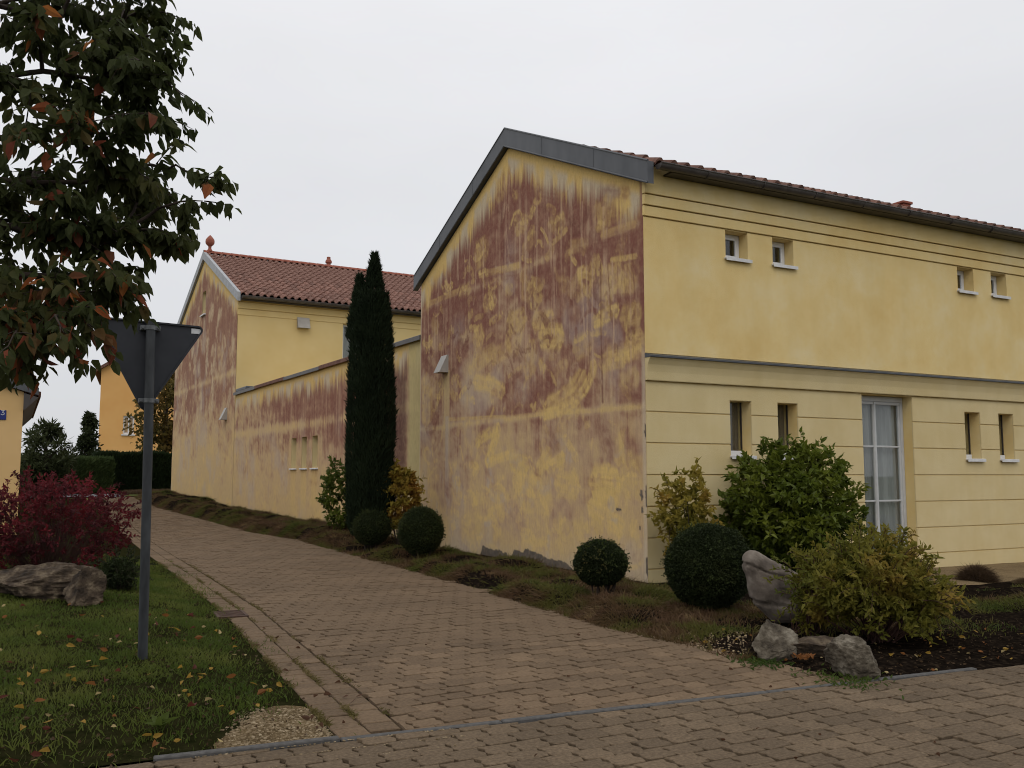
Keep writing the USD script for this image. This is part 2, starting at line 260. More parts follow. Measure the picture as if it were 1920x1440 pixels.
leaf_mat('litter_leaf', [(0, (0.020, 0.012, 0.007)), (0.5, (0.060, 0.036, 0.018)), (0.8, (0.12, 0.075, 0.03)), (1, (0.28, 0.19, 0.08))], trans=0.1, clump=8.0, mixn=.2)
leaf_mat('moss_blade', [(0, (0.03, 0.04, 0.008)), (0.5, (0.075, 0.062, 0.018)), (1, (0.20, 0.15, 0.07))], trans=0.2, clump=3.0)
leaf_mat('brown_fescue', [(0, (0.040, 0.025, 0.014)), (0.6, (0.075, 0.048, 0.028)), (1, (0.12, 0.085, 0.045))], trans=0.2, clump=1.6)
leaf_mat('weed_leaf', [(0, (0.022, 0.042, 0.008)), (1, (0.07, 0.09, 0.018))], trans=0.3)
for nm, c in dict(yellow=(0.27, 0.165, 0.03), orange=(0.18, 0.072, 0.022), crimson=(0.085, 0.024, 0.016), brown=(0.07, 0.034, 0.018), pale=(0.33, 0.255, 0.12)).items():
    leaf_mat(f'fallen_{nm}', [(0, tuple(0.7 * x for x in c)), (1, tuple(1.15 * x for x in c))], trans=0.2, clump=20)
LOOK['pane'] = usdkit.material(stage, '/World/Looks/pane', {'ge': ('geometry', {}), 'io': ('mix_float', {'a': 1.5, 'b': 1 / 1.5}), 'f': ('fresnel', {}), 't': ('transparent_bsdf', {'color': (0.92, 0.94, 0.93)}), 'g': ('glossy_bsdf', {'roughness': 0.02, 'color': (0.85, 0.85, 0.85)}), 'm': ('mix_closure', {})},
    [('ge.backfacing', 'io.fac'), ('io.result', 'f.IOR'), ('f.fac', 'm.fac'), ('t.BSDF', 'm.closure1'), ('g.BSDF', 'm.closure2')], surface='m.closure')

# ------------------------------------------------------------------ ground, paths, lawn, beds
def grid_mesh(xs, ys, zf):
    X, Y = np.meshgrid(xs, ys, indexing='ij'); Z = zf(X, Y)
    v = np.stack([X, Y, Z], -1).reshape(-1, 3); nx, ny = len(xs), len(ys)
    i, j = np.meshgrid(np.arange(nx - 1), np.arange(ny - 1), indexing='ij')
    q = np.stack([i * ny + j, (i + 1) * ny + j, (i + 1) * ny + j + 1, i * ny + j + 1], -1).reshape(-1, 4)
    return v, q
def strip_mesh(ys, xl, xr, zf, n=24):
    """sheet between two edges given as functions of y"""
    t = np.linspace(0, 1, n); Y = np.repeat(ys[:, None], n, 1); X = xl(ys)[:, None] * (1 - t) + xr(ys)[:, None] * t
    v = np.stack([X, Y, zf(X, Y)], -1).reshape(-1, 3); ny = len(ys)
    i, j = np.meshgrid(np.arange(ny - 1), np.arange(n - 1), indexing='ij')
    return v, np.stack([i * n + j, i * n + j + 1, (i + 1) * n + j + 1, (i + 1) * n + j], -1).reshape(-1, 4)
spread = lambda a: np.sign(a) * np.abs(a) ** 3
gx = np.concatenate([spread(np.linspace(-11.5, -2.9, 24)), np.linspace(-24, 40, 90)[1:], spread(np.linspace(3.45, 11.5, 24))])
gy = np.concatenate([spread(np.linspace(-11.5, -2.2, 20)), np.linspace(-10, 75, 110)[1:], spread(np.linspace(4.25, 11.5, 24))])
put('ground', grid_mesh(gx, gy, lambda x, y: ground(x, y) - 0.06), 'field_grass', smooth=True, kind='structure')

XL_Y, XL_X = [-10, 5.3, 7.33, 10.68, 14.95, 25, 48], [1.72, 1.72, 1.87, 2.12, 2.26, 2.5, 3.2]
XR_Y, XR_X = [-10, 5.0, 5.95, 6.8, 7.8, 9.6, 12.0, 14.9, 16.2, 22.0, 25.0, 29.5, 36.5, 42, 48], [5.55, 5.5, 5.34, 5.40, 5.30, 5.42, 5.6, 5.72, 5.75, 6.02, 5.55, 5.35, 4.75, 4.75, 5.0]
xl = lambda y: np.interp(y, XL_Y, XL_X)
xr = lambda y: np.interp(y, XR_Y, XR_X)
KD = np.array([1.0, -0.087, 0]); KD /= np.linalg.norm(KD)
KN = np.array([-KD[1], KD[0], 0]); K0 = np.array([1.72, 5.30, 0])
kerb_y = lambda x: 5.30 - 0.087 * (np.asarray(x, float) - 1.72)
XW = 7.732                                                            # plane of the weathered gable
ROT = math.radians(2.14)                                              # the rear buildings stand turned by this much
P0 = np.array([7.79, 18.75, 0.0])
RX, RY = np.array([math.cos(ROT), math.sin(ROT), 0]), np.array([-math.sin(ROT), math.cos(ROT), 0])
def wall_x(y):
    return np.where(np.asarray(y) < 18.75, XW, P0[0] - math.tan(ROT) * (np.asarray(y, float) - 18.75))

def paver_shape(w, d, z0, z1, kink=0.010, bev=0.007):
    """a concrete stone whose short ends are kinked, with a chamfered top"""
    pl = np.array([[-w / 2 + kink, -d / 2], [w / 2 - kink, -d / 2], [w / 2 + kink, -d / 6], [w / 2 - kink, d / 6], [w / 2 + kink, d / 2], [-w / 2 - kink, d / 2], [-w / 2 + kink, d / 6], [-w / 2 - kink, -d / 6]])
    pl[0, 0] -= 2 * kink * 0; n = len(pl)
    inn = pl * (1 - 2 * bev / np.array([w, d]))
    v = np.vstack([np.c_[pl, np.full(n, z0)], np.c_[pl, np.full(n, z1 - bev * 0.7)], np.c_[inn, np.full(n, z1)]])
    k = np.arange(n); f = []
    for a in (0, n):
        f += [np.stack([a + k, a + (k + 1) % n, a + n + (k + 1) % n], 1), np.stack([a + k, a + n + (k + 1) % n, a + n + k], 1)]
    t = 2 * n
    f.append(np.array([[t + 0, t + 1, t + 2], [t + 0, t + 2, t + 7], [t + 7, t + 2, t + 3], [t + 7, t + 3, t + 6], [t + 6, t + 3, t + 4], [t + 6, t + 4, t + 5]]))
    return v, np.vstack(f)
SH_MAIN = paver_shape(0.186, 0.1565, -0.04, 0.0, bev=0.005)
SH_EDGE = paver_shape(0.190, 0.158, -0.035, 0.0, kink=0.0)
def lay(parent, spots, mat, rng, eye_first=300):
    """spots: (centre xyz, angle, shape). The 300 nearest in view are stones of their own."""
    c = np.array([s[0] for s in spots]); d = c - E0; zc = d @ FW
    px, py = CX + F * (d @ RT) / zc, CY - F * (d @ UP) / zc
    seen = (zc > 0.5) & (px > -15) & (px < 1935) & (py < 1455)
    rank = np.where(seen, zc, 1e6 + zc); order = np.argsort(rank, kind='stable'); rest = MB()
    for k, i in enumerate(order):
        p, a, sh = spots[i]
        v = sh[0].copy()
        tx, ty = rng.normal(0, 0.014, 2); v[:, 2] += tx * v[:, 0] + ty * v[:, 1] + rng.normal(0, 0.0026)
        a = a + rng.normal(0, 0.012); ca, sa = math.cos(a), math.sin(a)
        w = np.stack([v[:, 0] * ca - v[:, 1] * sa, v[:, 0] * sa + v[:, 1] * ca, v[:, 2]], 1) + p + np.r_[rng.normal(0, 0.002, 2), 0]
        if parent is path:
            if sh is SH_MAIN: w[:, 0] = np.maximum(w[:, 0], xl(w[:, 1]) + 0.411)
            w[:, 1] = np.maximum(w[:, 1], kerb_y(w[:, 0]) + 0.059)
        else: w[:, 1] = np.minimum(w[:, 1], kerb_y(w[:, 0]) - .006)
        if np.ptp(w[:, 0]) < .03 or np.ptp(w[:, 1] - KD[1] / KD[0] * w[:, 0]) < .03: continue
        if k < eye_first and seen[i]: put('paving_stone', (w, sh[1]), mat, parent)
        else: rest.add(w, sh[1])
    put('paving_stones', rest, mat, parent, kind='stuff')
rng = np.random.default_rng(5)
KA = math.atan2(KD[1], KD[0])
# side path behind the kerb
path = thing('path', kind='structure')
ys = np.concatenate([np.linspace(5.0, 24, 60), np.linspace(24.5, 47, 50)])
put('bedding', strip_mesh(ys, lambda y: xl(y), lambda y: xr(y) + 0.5, lambda x, y: ground(x, y) - 0.026), 'joint_sand', path, smooth=True)
spots = []
PA = math.radians(5.5); PD, PN = np.array([math.cos(PA), math.sin(PA), 0]), np.array([-math.sin(PA), math.cos(PA), 0])
for j in range(-6, 250):
    shift = (j % 2) * 0.1 + rng.normal(0, 0.006)
    for i in range(-8, 60):
        c = K0 + PN * (0.09 + j * 0.1665) + PD * (i * 0.2 + shift)
        if c[1] < 45 and xl(c[1]) + 0.345 < c[0] < xr(c[1]) + 0.12 and c[1] > kerb_y(c[0]) + 0.0:
            spots.append((np.array([c[0], c[1], ground(c[0], c[1])]), PA, SH_MAIN))
for col in range(2):
    y = 5.45
    while y < 40:
        x = xl(y) + 0.10 + 0.205 * col; sl = math.atan2(-(xl(y + 0.2) - xl(y - 0.2)), 0.4)
        spots.append((np.array([x, y + 0.05 * col, ground(x, y) - 0.002]), sl, SH_EDGE)); y += 0.1665
lay(path, spots, 'paver', rng)
# street in front of the kerb
road = thing('road', kind='structure')
put('bedding', grid_mesh(np.linspace(-9, 30, 60), np.linspace(0, 1, 20), lambda x, y: x * 0 - 0.012), 'joint_sand', road)
def road_sheet():
    t = np.linspace(0, 1, 24); xs = np.linspace(-9, 30, 60)
    X = np.repeat(xs[:, None], 24, 1); Y = kerb_y(X) * t + (-9) * (1 - t) + 0.08
    v = np.stack([X, Y, X * 0 - 0.026], -1).reshape(-1, 3)
    i, j = np.meshgrid(np.arange(59), np.arange(23), indexing='ij')
    return v, np.stack([i * 24 + j, (i + 1) * 24 + j, (i + 1) * 24 + j + 1, i * 24 + j + 1], -1).reshape(-1, 4)
stage.RemovePrim(road.GetPath().AppendChild('bedding')); _names.pop('/World/road/bedding')
put('bedding', road_sheet(), 'joint_sand', road)
spots = []
SA = math.radians(1.5); SD, SN = np.array([math.cos(SA), math.sin(SA), 0]), np.array([-math.sin(SA), math.cos(SA), 0])
for j in range(-12, 34):
    shift = (j % 2) * 0.1 + rng.normal(0, 0.008)
    for i in range(-40, 72):
        c = K0 - SN * (0.08 + j * 0.1665) + SD * (i * 0.2 + shift)
        if c[1] > 1.2 and -4 < c[0] < 13 and c[1] < kerb_y(c[0]) + .05: spots.append((np.array([c[0], c[1], 0.0]), SA, SH_MAIN))
lay(road, spots, 'grey_paver', rng)
# kerb strip
kerb = thing('kerb', kind='structure')
s = -1.0
while s < 4.15:
    b = MB().box(s + 0.004, s + 0.996, -0.002, 0.055, -0.15, 0.005 if s > -0.2 else 0.018, bev=0.006); v, f = b.get()
    w = K0 + v[:, :1] * KD + v[:, 1:2] * KN + v[:, 2:] * np.array([0, 0, 1.0])
    w[:, 2] += rng.normal(0, 0.002)
    put('kerb_stone', (w, f), 'kerb_concrete', kerb); s += 1.0
# far asphalt road at the end of the path
put('asphalt_road', grid_mesh(np.linspace(-30, 4.6, 20), np.linspace(46.0, 51.5, 6), lambda x, y: ground(x, y) - 0.01), 'asphalt', kind='structure')

# lawn on the left
def lawn_z(x, y):
    d = np.minimum(xl(y) - x, y - kerb_y(x))
    return ground(x, y) - 0.008 + 0.055 * sstep(0.0, 0.7, d) + 0.03 * (meshkit.fbm(np.stack([x * 1.3, y * 1.3, x * 0], -1), 3, 3) - 0.5) * sstep(0, 0.3, d) + 0.10 * sstep(9, 12.5, y) * sstep(0.2, 1.2, xl(y) - x)
ysl = np.linspace(0, 1, 90)
def lawn_mesh():
    n, m = 110, 60
    T, S = np.meshgrid(np.linspace(0, 1, n) ** 1.6, np.linspace(0, 1, m), indexing='ij')
    Xa = -14 + (1.72 + 14) * (1 - (1 - S) ** 2.2); Y = (kerb_y(Xa) + 0.056) + T * 36
    X = -14 + (xl(Y) + 14) * (1 - (1 - S) ** 2.2); Y = (kerb_y(X) + 0.056) + T * 36
    v = np.stack([X, Y, lawn_z(X, Y)], -1).reshape(-1, 3)
    i, j = np.meshgrid(np.arange(n - 1), np.arange(m - 1), indexing='ij')
    return v, np.stack([i * m + j, i * m + j + 1, (i + 1) * m + j + 1, (i + 1) * m + j], -1).reshape(-1, 4)
put('lawn_ground', lawn_mesh(), 'lawn_soil', smooth=True, kind='structure')

def blades(P, D, H, W, bend):
    """one bent triangle pair per blade"""
    P, D = np.asarray(P, float), np.asarray(D, float); n = len(P)
    S = np.cross(D, np.array([0, 0, 1.0])); S = np.where(np.linalg.norm(S, axis=1, keepdims=True) < 1e-3, [1.0, 0, 0], S); S /= np.linalg.norm(S, axis=1, keepdims=True)
    r = np.random.default_rng(n).uniform(0, 2 * np.pi, n)[:, None]
    side = S * np.cos(r) + np.cross(D, S) * np.sin(r)
    H, W = np.asarray(H)[:, None], np.asarray(W)[:, None]
    mid = P + D * H * 0.55 + bend * H * 0.16; tip = P + D * H * 0.95 + bend * H * 0.6
    v = np.stack([P - side * W, P + side * W, mid + side * W * 0.7, mid - side * W * 0.7, tip], 1).reshape(-1, 3)
    k = np.arange(n)[:, None, None] * 5
    f = (np.array([[0, 1, 2], [0, 2, 3], [3, 2, 4]])[None] + k).reshape(-1, 3)
    return v, f
rng = np.random.default_rng(11)
GRAV = [onz(*p, 0) for p in [(440, 1402), (500, 1362), (545, 1330), (585, 1335), (612, 1362), (638, 1386)]]
grav_poly = Polygon([(p[0], p[1]) for p in GRAV])
GC = np.array(grav_poly.centroid.coords[0])
def gravelness(x, y):
    pts = shapely.points(np.c_[x, y]); d = shapely.distance(grav_poly, pts)
    return 1 - sstep(0.0, 0.22, d + 0.16 * (meshkit.fbm(np.c_[x * 6, y * 6, x * 0], 3, 9) - 0.5))
n = 290000
rr = rng.random(n) ** 0.75; y = 5.2 + rr * 12.5; x = rng.uniform(-4.6, 2.6, n)
ok = (x < xl(y) - 0.03 + 0.30 * rng.random(n) * sstep(.36, .56, meshkit.fbm(np.c_[y * 2.1, y * 0 + 3, y * 0], 3, 19)) + .03 * rng.random(n)) & (y > kerb_y(x) + np.where(x < 0.74, -0.05 * rng.random(n), 0.06))
den = meshkit.fbm(np.c_[x * 2.2, y * 2.2, x * 0], 4, 2)
edge = np.minimum(xl(y) - x, (y - kerb_y(x)) * 0.9)
ok &= rng.random(n) < (0.25 + 0.75 * sstep(0.3, 0.52, den)) * (0.22 + 0.78 * sstep(0.05, 0.4, edge)) * (1 - 0.96 * gravelness(x, y))
d0 = np.c_[x, y] @ FW[:2] - 0; sidepx = (np.c_[x, y] @ RT[:2]) / np.maximum(d0, 0.1)
ok &= (sidepx > -0.75) | (rng.random(n) < 0.25)
x, y = x[ok], y[ok]; n = len(x)
D = np.c_[rng.normal(0, 0.35, (n, 2)), np.ones(n)]; D /= np.linalg.norm(D, axis=1, keepdims=True)
bend = np.c_[rng.normal(0, 0.7, (n, 2)), rng.uniform(-0.5, 0, n)]
hh = rng.uniform(0.025, 0.075, n) * (0.25 + 1.5 * meshkit.fbm(np.c_[x * 2.4, y * 2.4, x * 0], 4, 6))
put('lawn_grass', blades(np.c_[x, y, lawn_z(x, y) - 0.004], D, hh, rng.uniform(0.002, 0.0046, n), bend), 'grass_blade', label='short green lawn grass around the sign pole strewn with autumn leaves', cat='grass', kind='stuff')

# moss, dead grass and crumbs of soil along the edging stones
q = rng.random(9000); my = 5.45 + 12 * q ** 1.4; mx = xl(my) + rng.choice([0.0, 0.207, 0.415], 9000, p=[.42, .33, .25]) + rng.normal(0, .014, 9000)
ok2 = rng.random(9000) < sstep(.40, .58, meshkit.fbm(np.c_[my * 1.7, mx * 3, mx * 0], 3, 29))
mx, my = mx[ok2], my[ok2]; D2 = np.c_[rng.normal(0, .8, (len(mx), 2)), np.ones(len(mx))]; D2 /= np.linalg.norm(D2, axis=1, keepdims=True)
put('joint_moss', blades(np.c_[mx, my, ground(mx, my) - .004], D2, rng.uniform(.012, .045, len(mx)), rng.uniform(.002, .005, len(mx)), np.c_[rng.normal(0, .9, (len(mx), 2)), np.full(len(mx), -.3)]), 'moss_blade', label='moss and dead grass in the joints of the edging stones', cat='moss', kind='stuff')
# gravel corner
def pebbles(x, y, z, r, rng):
    base = trimesh.creation.icosphere(0); V, Fc = np.array(base.vertices), np.array(base.faces); n = len(x)
    sc = r[:, None, None] * rng.uniform(0.6, 1.3, (n, 1, 3)) * np.array([1, 1, 0.6]); a = rng.uniform(0, 6.28, n)
    v = V[None] * sc * rng.uniform(0.8, 1.2, (n, len(V), 1)); ca, sa = np.cos(a)[:, None], np.sin(a)[:, None]
    v = np.stack([v[..., 0] * ca - v[..., 1] * sa + x[:, None], v[..., 0] * sa + v[..., 1] * ca + y[:, None], v[..., 2] + z[:, None]], -1)
    return v.reshape(-1, 3), (Fc[None] + (np.arange(n) * len(V))[:, None, None]).reshape(-1, 3)
gp = []
while len(gp) < 3000:
    q = rng.uniform(grav_poly.bounds[:2], grav_poly.bounds[2:], (6000, 2)) + rng.normal(0, 0.05, (6000, 2))
    w = gravelness(q[:, 0], q[:, 1]); q = q[(rng.random(len(q)) < w) & (q[:, 1] > kerb_y(q[:, 0]) + 0.06) & (q[:, 0] < xl(q[:, 1]) - 0.01)]
    gp += q.tolist()
gp = np.array(gp[:3000])
gq = grav_poly.buffer(.16).exterior; ga = [gq.interpolate(t, normalized=True) for t in np.linspace(0, 1, 70)[:-1]]
gpts = np.array([(p.x, p.y) for p in ga]); gpts = GC + (gpts - GC) * (1 + .30 * (meshkit.fbm(np.c_[gpts * 5, gpts[:, :1] * 0], 3, 4) - .5))[:, None]
gpts[:, 1] = np.maximum(gpts[:, 1], kerb_y(gpts[:, 0]) + .057); gpts[:, 0] = np.minimum(gpts[:, 0], xl(gpts[:, 1]) - .005)
ring = np.vstack([GC + (gpts - GC) * f for f in np.linspace(.08, 1, 8)]); k_ = np.arange(69); qq = []
for r0 in range(7): qq += [np.stack([r0 * 69 + k_, r0 * 69 + (k_ + 1) % 69, (r0 + 1) * 69 + (k_ + 1) % 69, (r0 + 1) * 69 + k_], 1)]
rz_ = lawn_z(ring[:, 0], ring[:, 1]) + .006 - .010 * np.repeat(np.linspace(0, 1, 8), 69) ** 6
put('bare_soil', (np.c_[ring, rz_], np.vstack(qq)[:, ::-1]), 'bare_soil', smooth=True, kind='structure')
put('gravel', pebbles(gp[:, 0], gp[:, 1], lawn_z(gp[:, 0], gp[:, 1]) + 0.003, 0.0025 + 0.010 * rng.random(len(gp)) ** 2.2 , rng), 'gravel_stone', label='patch of pale yellow gravel in the lawn corner beside the kerb', cat='gravel', kind='stuff')
# gravel spilt into the joints of the street below it
q = np.c_[rng.uniform(0.9, 2.4, 260), np.zeros(260)]; q[:, 1] = kerb_y(q[:, 0]) - rng.choice([0.004, 0.173, 0.34], 260, p=[0.55, 0.3, 0.15]) + rng.normal(0, 0.006, 260)
put('spilt_gravel', pebbles(q[:, 0], q[:, 1], np.full(260, -0.001), rng.uniform(0.003, 0.009, 260), rng), 'gravel_stone', label='pale gravel grains lying in the joints of the street below the kerb', cat='gravel', kind='stuff')

# planting bed along the weathered walls: soil with grass mounds
mr = np.random.default_rng(21)
MOUND = []
for y in np.arange(6.6, 45, 0.62):
    for k in range(2):
        yy = y + mr.normal(0, 0.2); a, b = xr(yy) + 0.10, wall_x(yy) - 0.55
        MOUND.append((a + (b - a) * (k + mr.uniform(0.05, 0.95)) / 2, yy, mr.uniform(0.3, 0.55) * (1 + .5 * (yy > 20)), mr.uniform(0.06, 0.16) * (1 + .9 * (yy > 20))))
for xx_ in np.arange(7.4, 18, 0.8):
    MOUND.append((xx_ + mr.normal(0, 0.2), mr.uniform(6.4, 8.4), mr.uniform(0.35, 0.6), mr.uniform(0.06, 0.14)))
KEEP = [onz(1126, 1122, .08), onz(1330, 1140, .08), onz(789, 1046, .08), onz(697, 1030, .08), onz(1450, 1172, .05), onz(1400, 1215, 0), onz(1500, 1230, 0), onz(1600, 1200, 0)]
MOUND = np.array([m for m in MOUND if min(math.hypot(m[0] - k[0], m[1] - k[1]) for k in KEEP[:4]) > .42 and min(math.hypot(m[0] - k[0], m[1] - k[1]) for k in KEEP[4:]) > .72])
def bed_z(x, y):
    x, y = np.asarray(x, float), np.asarray(y, float); z = np.zeros_like(x)
    for mx, my, r, h in MOUND:
        z = np.maximum(z, h * np.clip(1 - ((x - mx) ** 2 + (y - my) ** 2) / r ** 2, 0, None) ** 0.7)
    z = z * (0.8 + 0.5 * meshkit.fbm(np.stack([x * 4, y * 4, x * 0], -1), 3, 77))
    return ground(x, y) - 0.006 + 0.05 * sstep(0, 0.6, x - xr(y)) * sstep(0, .4, y - kerb_y(x)) + z * sstep(-0.05, 0.25, x - xr(y)) * sstep(0.4, 1.2, y - kerb_y(x)) * (1 - sstep(7.5, 8.0, y) * sstep(9.2, 10.2, x))
yb = np.concatenate([np.linspace(10.45, 20, 220), np.linspace(20.1, 46, 160)])
put('bed_soil', strip_mesh(yb, lambda y: xr(y) - 0.02, lambda y: wall_x(y) + 0.05, bed_z, 40), 'soil', smooth=True, kind='structure')
def fb():
    n, m = 200, 90
    S, T = np.meshgrid(np.linspace(0, 1, n) ** 1.3, np.linspace(0, 1, m), indexing='ij'); X = 5.5 + S * 16.5
    for _ in range(4):
        y0 = kerb_y(X) + 0.0; Y = y0 + T * (10.5 - y0); a = xr(Y) - .02; X = a + S * (22 - a)
    v = np.stack([X, Y, bed_z(X, Y)], -1).reshape(-1, 3); i, j = np.meshgrid(np.arange(n - 1), np.arange(m - 1), indexing='ij')
    return v, np.stack([i * m + j, (i + 1) * m + j, (i + 1) * m + j + 1, i * m + j + 1], -1).reshape(-1, 4)
put('front_bed_soil', fb(), 'soil', smooth=True, kind='structure')
put('gravel_terrace', grid_mesh(np.linspace(7.70, 24, 110), np.linspace(7.9, 10.7, 44), lambda x, y: ground(x, y) - .05 +   .115 * sstep(7.95, 8.9, y + .35 * (meshkit.fbm(np.stack([x * 1.2, y * 0, x * 0], -1), 3, 12) - .5)) * sstep(9.2, 10.4, x + .5 * (y - 8)) + 0.03 * (meshkit.fbm(np.stack([x * 1.5, y * 1.5, x * 0], -1), 3, 8) - 0.5)), 'gravel_bed', smooth=True, kind='structure')
def fescue(name, x, y, rng, mat, label, hmin=0.05, hmax=0.13, w=0.0022):
    n = len(x); e = 0.02; z = bed_z(x, y)
    gx_, gy_ = (bed_z(x + e, y) - z) / e, (bed_z(x, y + e) - z) / e
    out = np.c_[-gx_, -gy_, np.full(n, 0.8)] + rng.normal(0, 0.35, (n, 3)); out /= np.linalg.norm(out, axis=1, keepdims=True)
    bend = np.c_[-gx_ * 0.9, -gy_ * 0.9, np.full(n, -0.75)] + rng.normal(0, 0.45, (n, 3))
    put(name, blades(np.c_[x, y, z - 0.01], out, rng.uniform(hmin, hmax, n), rng.uniform(w * 0.7, w * 1.3, n), bend), mat, label=label, cat='grass', kind='stuff')
n = 200000
y = 6.0 + 39 * rng.random(n) ** 1.55; x = xr(y) - 0.06 + (wall_x(y) - xr(y)) * rng.random(n)
bare = meshkit.fbm(np.c_[x * 1.6, y * 1.6, x * 0 + 4], 3, 14)
ok = rng.random(n) < (sstep(0.34, 0.52, bare) * 0.95 + 0.05) * sstep(0.0, .5, wall_x(y) - x)
for k in KEEP[4:]: ok &= rng.random(n) < sstep(.25, .85, np.hypot(x - k[0], y - k[1])) + .03
fescue('mound_grass', x[ok], y[ok], rng, 'fescue_blade', 'low brown and olive grass mounds in the bed along the weathered walls', 0.05, 0.15, 0.0052)
n = 60000
x = rng.uniform(7.6, 19, n); y = rng.uniform(5.3, 8.05, n)
ok = rng.random(n) < sstep(0.38, 0.54, meshkit.fbm(np.c_[x * 1.3, y * 1.3, x * 0 + 1], 3, 33)) * sstep(5.4, 6.4, y)
fescue('front_bed_grass', x[ok], y[ok], rng, 'fescue_blade', 'patchy grass in the dark bed right of the yellow green bush', 0.05, 0.12, 0.0042)

# ------------------------------------------------------------------ weathered plaster colours
YEL, YEL2, PALE = np.array([0.63, 0.44, 0.165]), np.array([0.53, 0.375, 0.185]), np.array([0.56, 0.47, 0.34])
MAR, MAR2, MAUVE, LILAC, GREY = np.array([0.205, 0.083, 0.062]), np.array([0.30, 0.158, 0.108]), np.array([0.43, 0.295, 0.195]), np.array([0.42, 0.36, 0.32]), np.array([0.105, 0.088, 0.072])
def nz(u, z, fu, fz, seed, o=4):
    return meshkit.fbm(np.stack([np.asarray(u) * fu, np.asarray(z) * fz, np.full_like(np.asarray(u, float), seed * 3.7)], -1), o, seed)
def mix(c, t, k):
    t = np.clip(t, 0, 1)[..., None]; return c * (1 - t) + np.asarray(k) * t
def stroke(c, u, z, pts, w, k, alpha=0.9, seed=0, soft=0.35, crisp=False):
    """a brush stroke: polyline pts in wall metres, width w"""
    pts = np.asarray(pts, float); best = np.full(u.shape, 9e9); al = np.zeros(u.shape); run = 0.0
    lo, hi = pts.min(0) - w, pts.max(0) + w
    sel = (u > lo[0]) & (u < hi[0]) & (z > lo[1]) & (z < hi[1])
    if not sel.any(): return c
    us, zs = u[sel], z[sel]; best = np.full(us.shape, 9e9); al = np.zeros(us.shape); sg = np.zeros(us.shape)
    for a, b in zip(pts[:-1], pts[1:]):
        d = b - a; L = np.hypot(*d) + 1e-9; d = d / L; t = (us - a[0]) * d[0] + (zs - a[1]) * d[1]; s_ = (us - a[0]) * -d[1] + (zs - a[1]) * d[0]
        ex = np.maximum(0, np.maximum(-t, t - L)); dist = np.maximum(np.abs(s_), 0) + ex * 1.6
        q = dist < best; best[q] = dist[q]; al[q] = run + np.clip(t[q], 0, L); sg[q] = s_[q]; run += L
    edge = w / 2 * (1 + 0.5 * (nz(us, zs, 5, 5, 50 + seed, 3) - 0.5))
    m = 1 - sstep(1 - soft, 1 + soft * 0.4, best / edge)
    br = nz(sg * 26, al * 2.0, 1, 1, 70 + seed, 3)
    m = m * np.clip(0.30 + 1.3 * (br - 0.15), 0, 1) * alpha * ((0.15 + 0.85 * sstep(0.38, 0.52, nz(us, zs, 16, 13, 90 + seed % 7, 4))) if crisp else (0.40 + 0.75 * sstep(0.32, 0.54, nz(us, zs, 12, 10, 90 + seed % 7, 4))))
    out = c.copy(); out[sel] = mix(c[sel], m, k); return out

def weathered(u, z, top, bottom, amount, seed, bands=(), vivid=1.0, top_gap=0.32, mauve=.88):
    """u along the wall, z height; top: height of the roof edge above each point"""
    d = top - z
    up = sstep(3.0, 0.6, d)
    st = nz(u, z, 13.0, 0.7, seed, 4); st2 = nz(u, z, 34.0, 1.3, seed + 1, 3); big = nz(u, z, 0.55, 0.8, seed + 2, 4); mid = nz(u, z, 1.9, 2.3, seed + 3, 5); fine = nz(u, z, 9.0, 7.0, seed + 11, 4)
    brush = nz(u + 0.35 * z, z - 0.3 * u, 2.2, 6.5, seed + 12, 4)
    hgt = amount(z, u)
    c = mix(np.broadcast_to(YEL2, u.shape + (3,)).copy(), sstep(0.42, 0.72, mid) * 0.75, YEL)
    m = hgt + 0.75 * (big - 0.5) + 0.75 * (mid - 0.5) + 0.42 * (fine - 0.5) + 0.35 * (brush - 0.5) + (0.22 + 0.40 * up) * (st - 0.5) + 0.30 * (st2 - 0.5)
    for zb, wd, am in bands:
        m = m - am * np.exp(-((z - zb - 0.10 * (nz(u, z * 0, 1.1, 1, seed + 9, 3) - 0.5)) / wd) ** 2)
    lowm = nz(u, z, 2.2, 1.3, seed + 5, 5)
    c = mix(c, mauve * sstep(-0.08, 0.34, m) * (0.50 + 0.50 * sstep(0.3, 0.6, lowm)), MAUVE)
    c = mix(c, sstep(0.18, 0.64, m) * 0.85, MAR2)
    c = mix(c, sstep(0.36, 0.80, m) * vivid, MAR)
    run = sstep(0.54, 0.72, nz(u, z, 10.0, 0.35, seed + 6, 4)) * (0.15 + 0.35 * up)
    c = mix(c, run * 0.8, MAUVE * 1.15)
    c = mix(c, sstep(0.54, 0.74, nz(u, z, 1.3, 1.0, seed + 7, 5)) * 0.38 * sstep(0.9, 2.5, d), LILAC)
    # clean strip under the roof edge, frayed by fine streaks
    gap = top_gap + 0.55 * (nz(u, z * 0, 3.0, 1, seed + 13, 3) - 0.4) + 0.62 * (nz(u, z * 0.25, 17.0, 1, seed + 8, 4) - 0.45) + 0.34 * (nz(u, z * 0.3, 48, 1, seed + 4, 2) - 0.5)
    keep = 1 - sstep(gap - 0.14, gap + 0.34, d)
    clean = mix(np.broadcast_to(YEL, u.shape + (3,)).copy(), sstep(0.38, 0.6, nz(u, z, 4, 2.2, seed + 10, 4)) * sstep(0.10, 0.25, d) * 0.9, PALE * 0.92)
    c = c * (1 - keep[..., None]) + clean * keep[..., None]
    return c

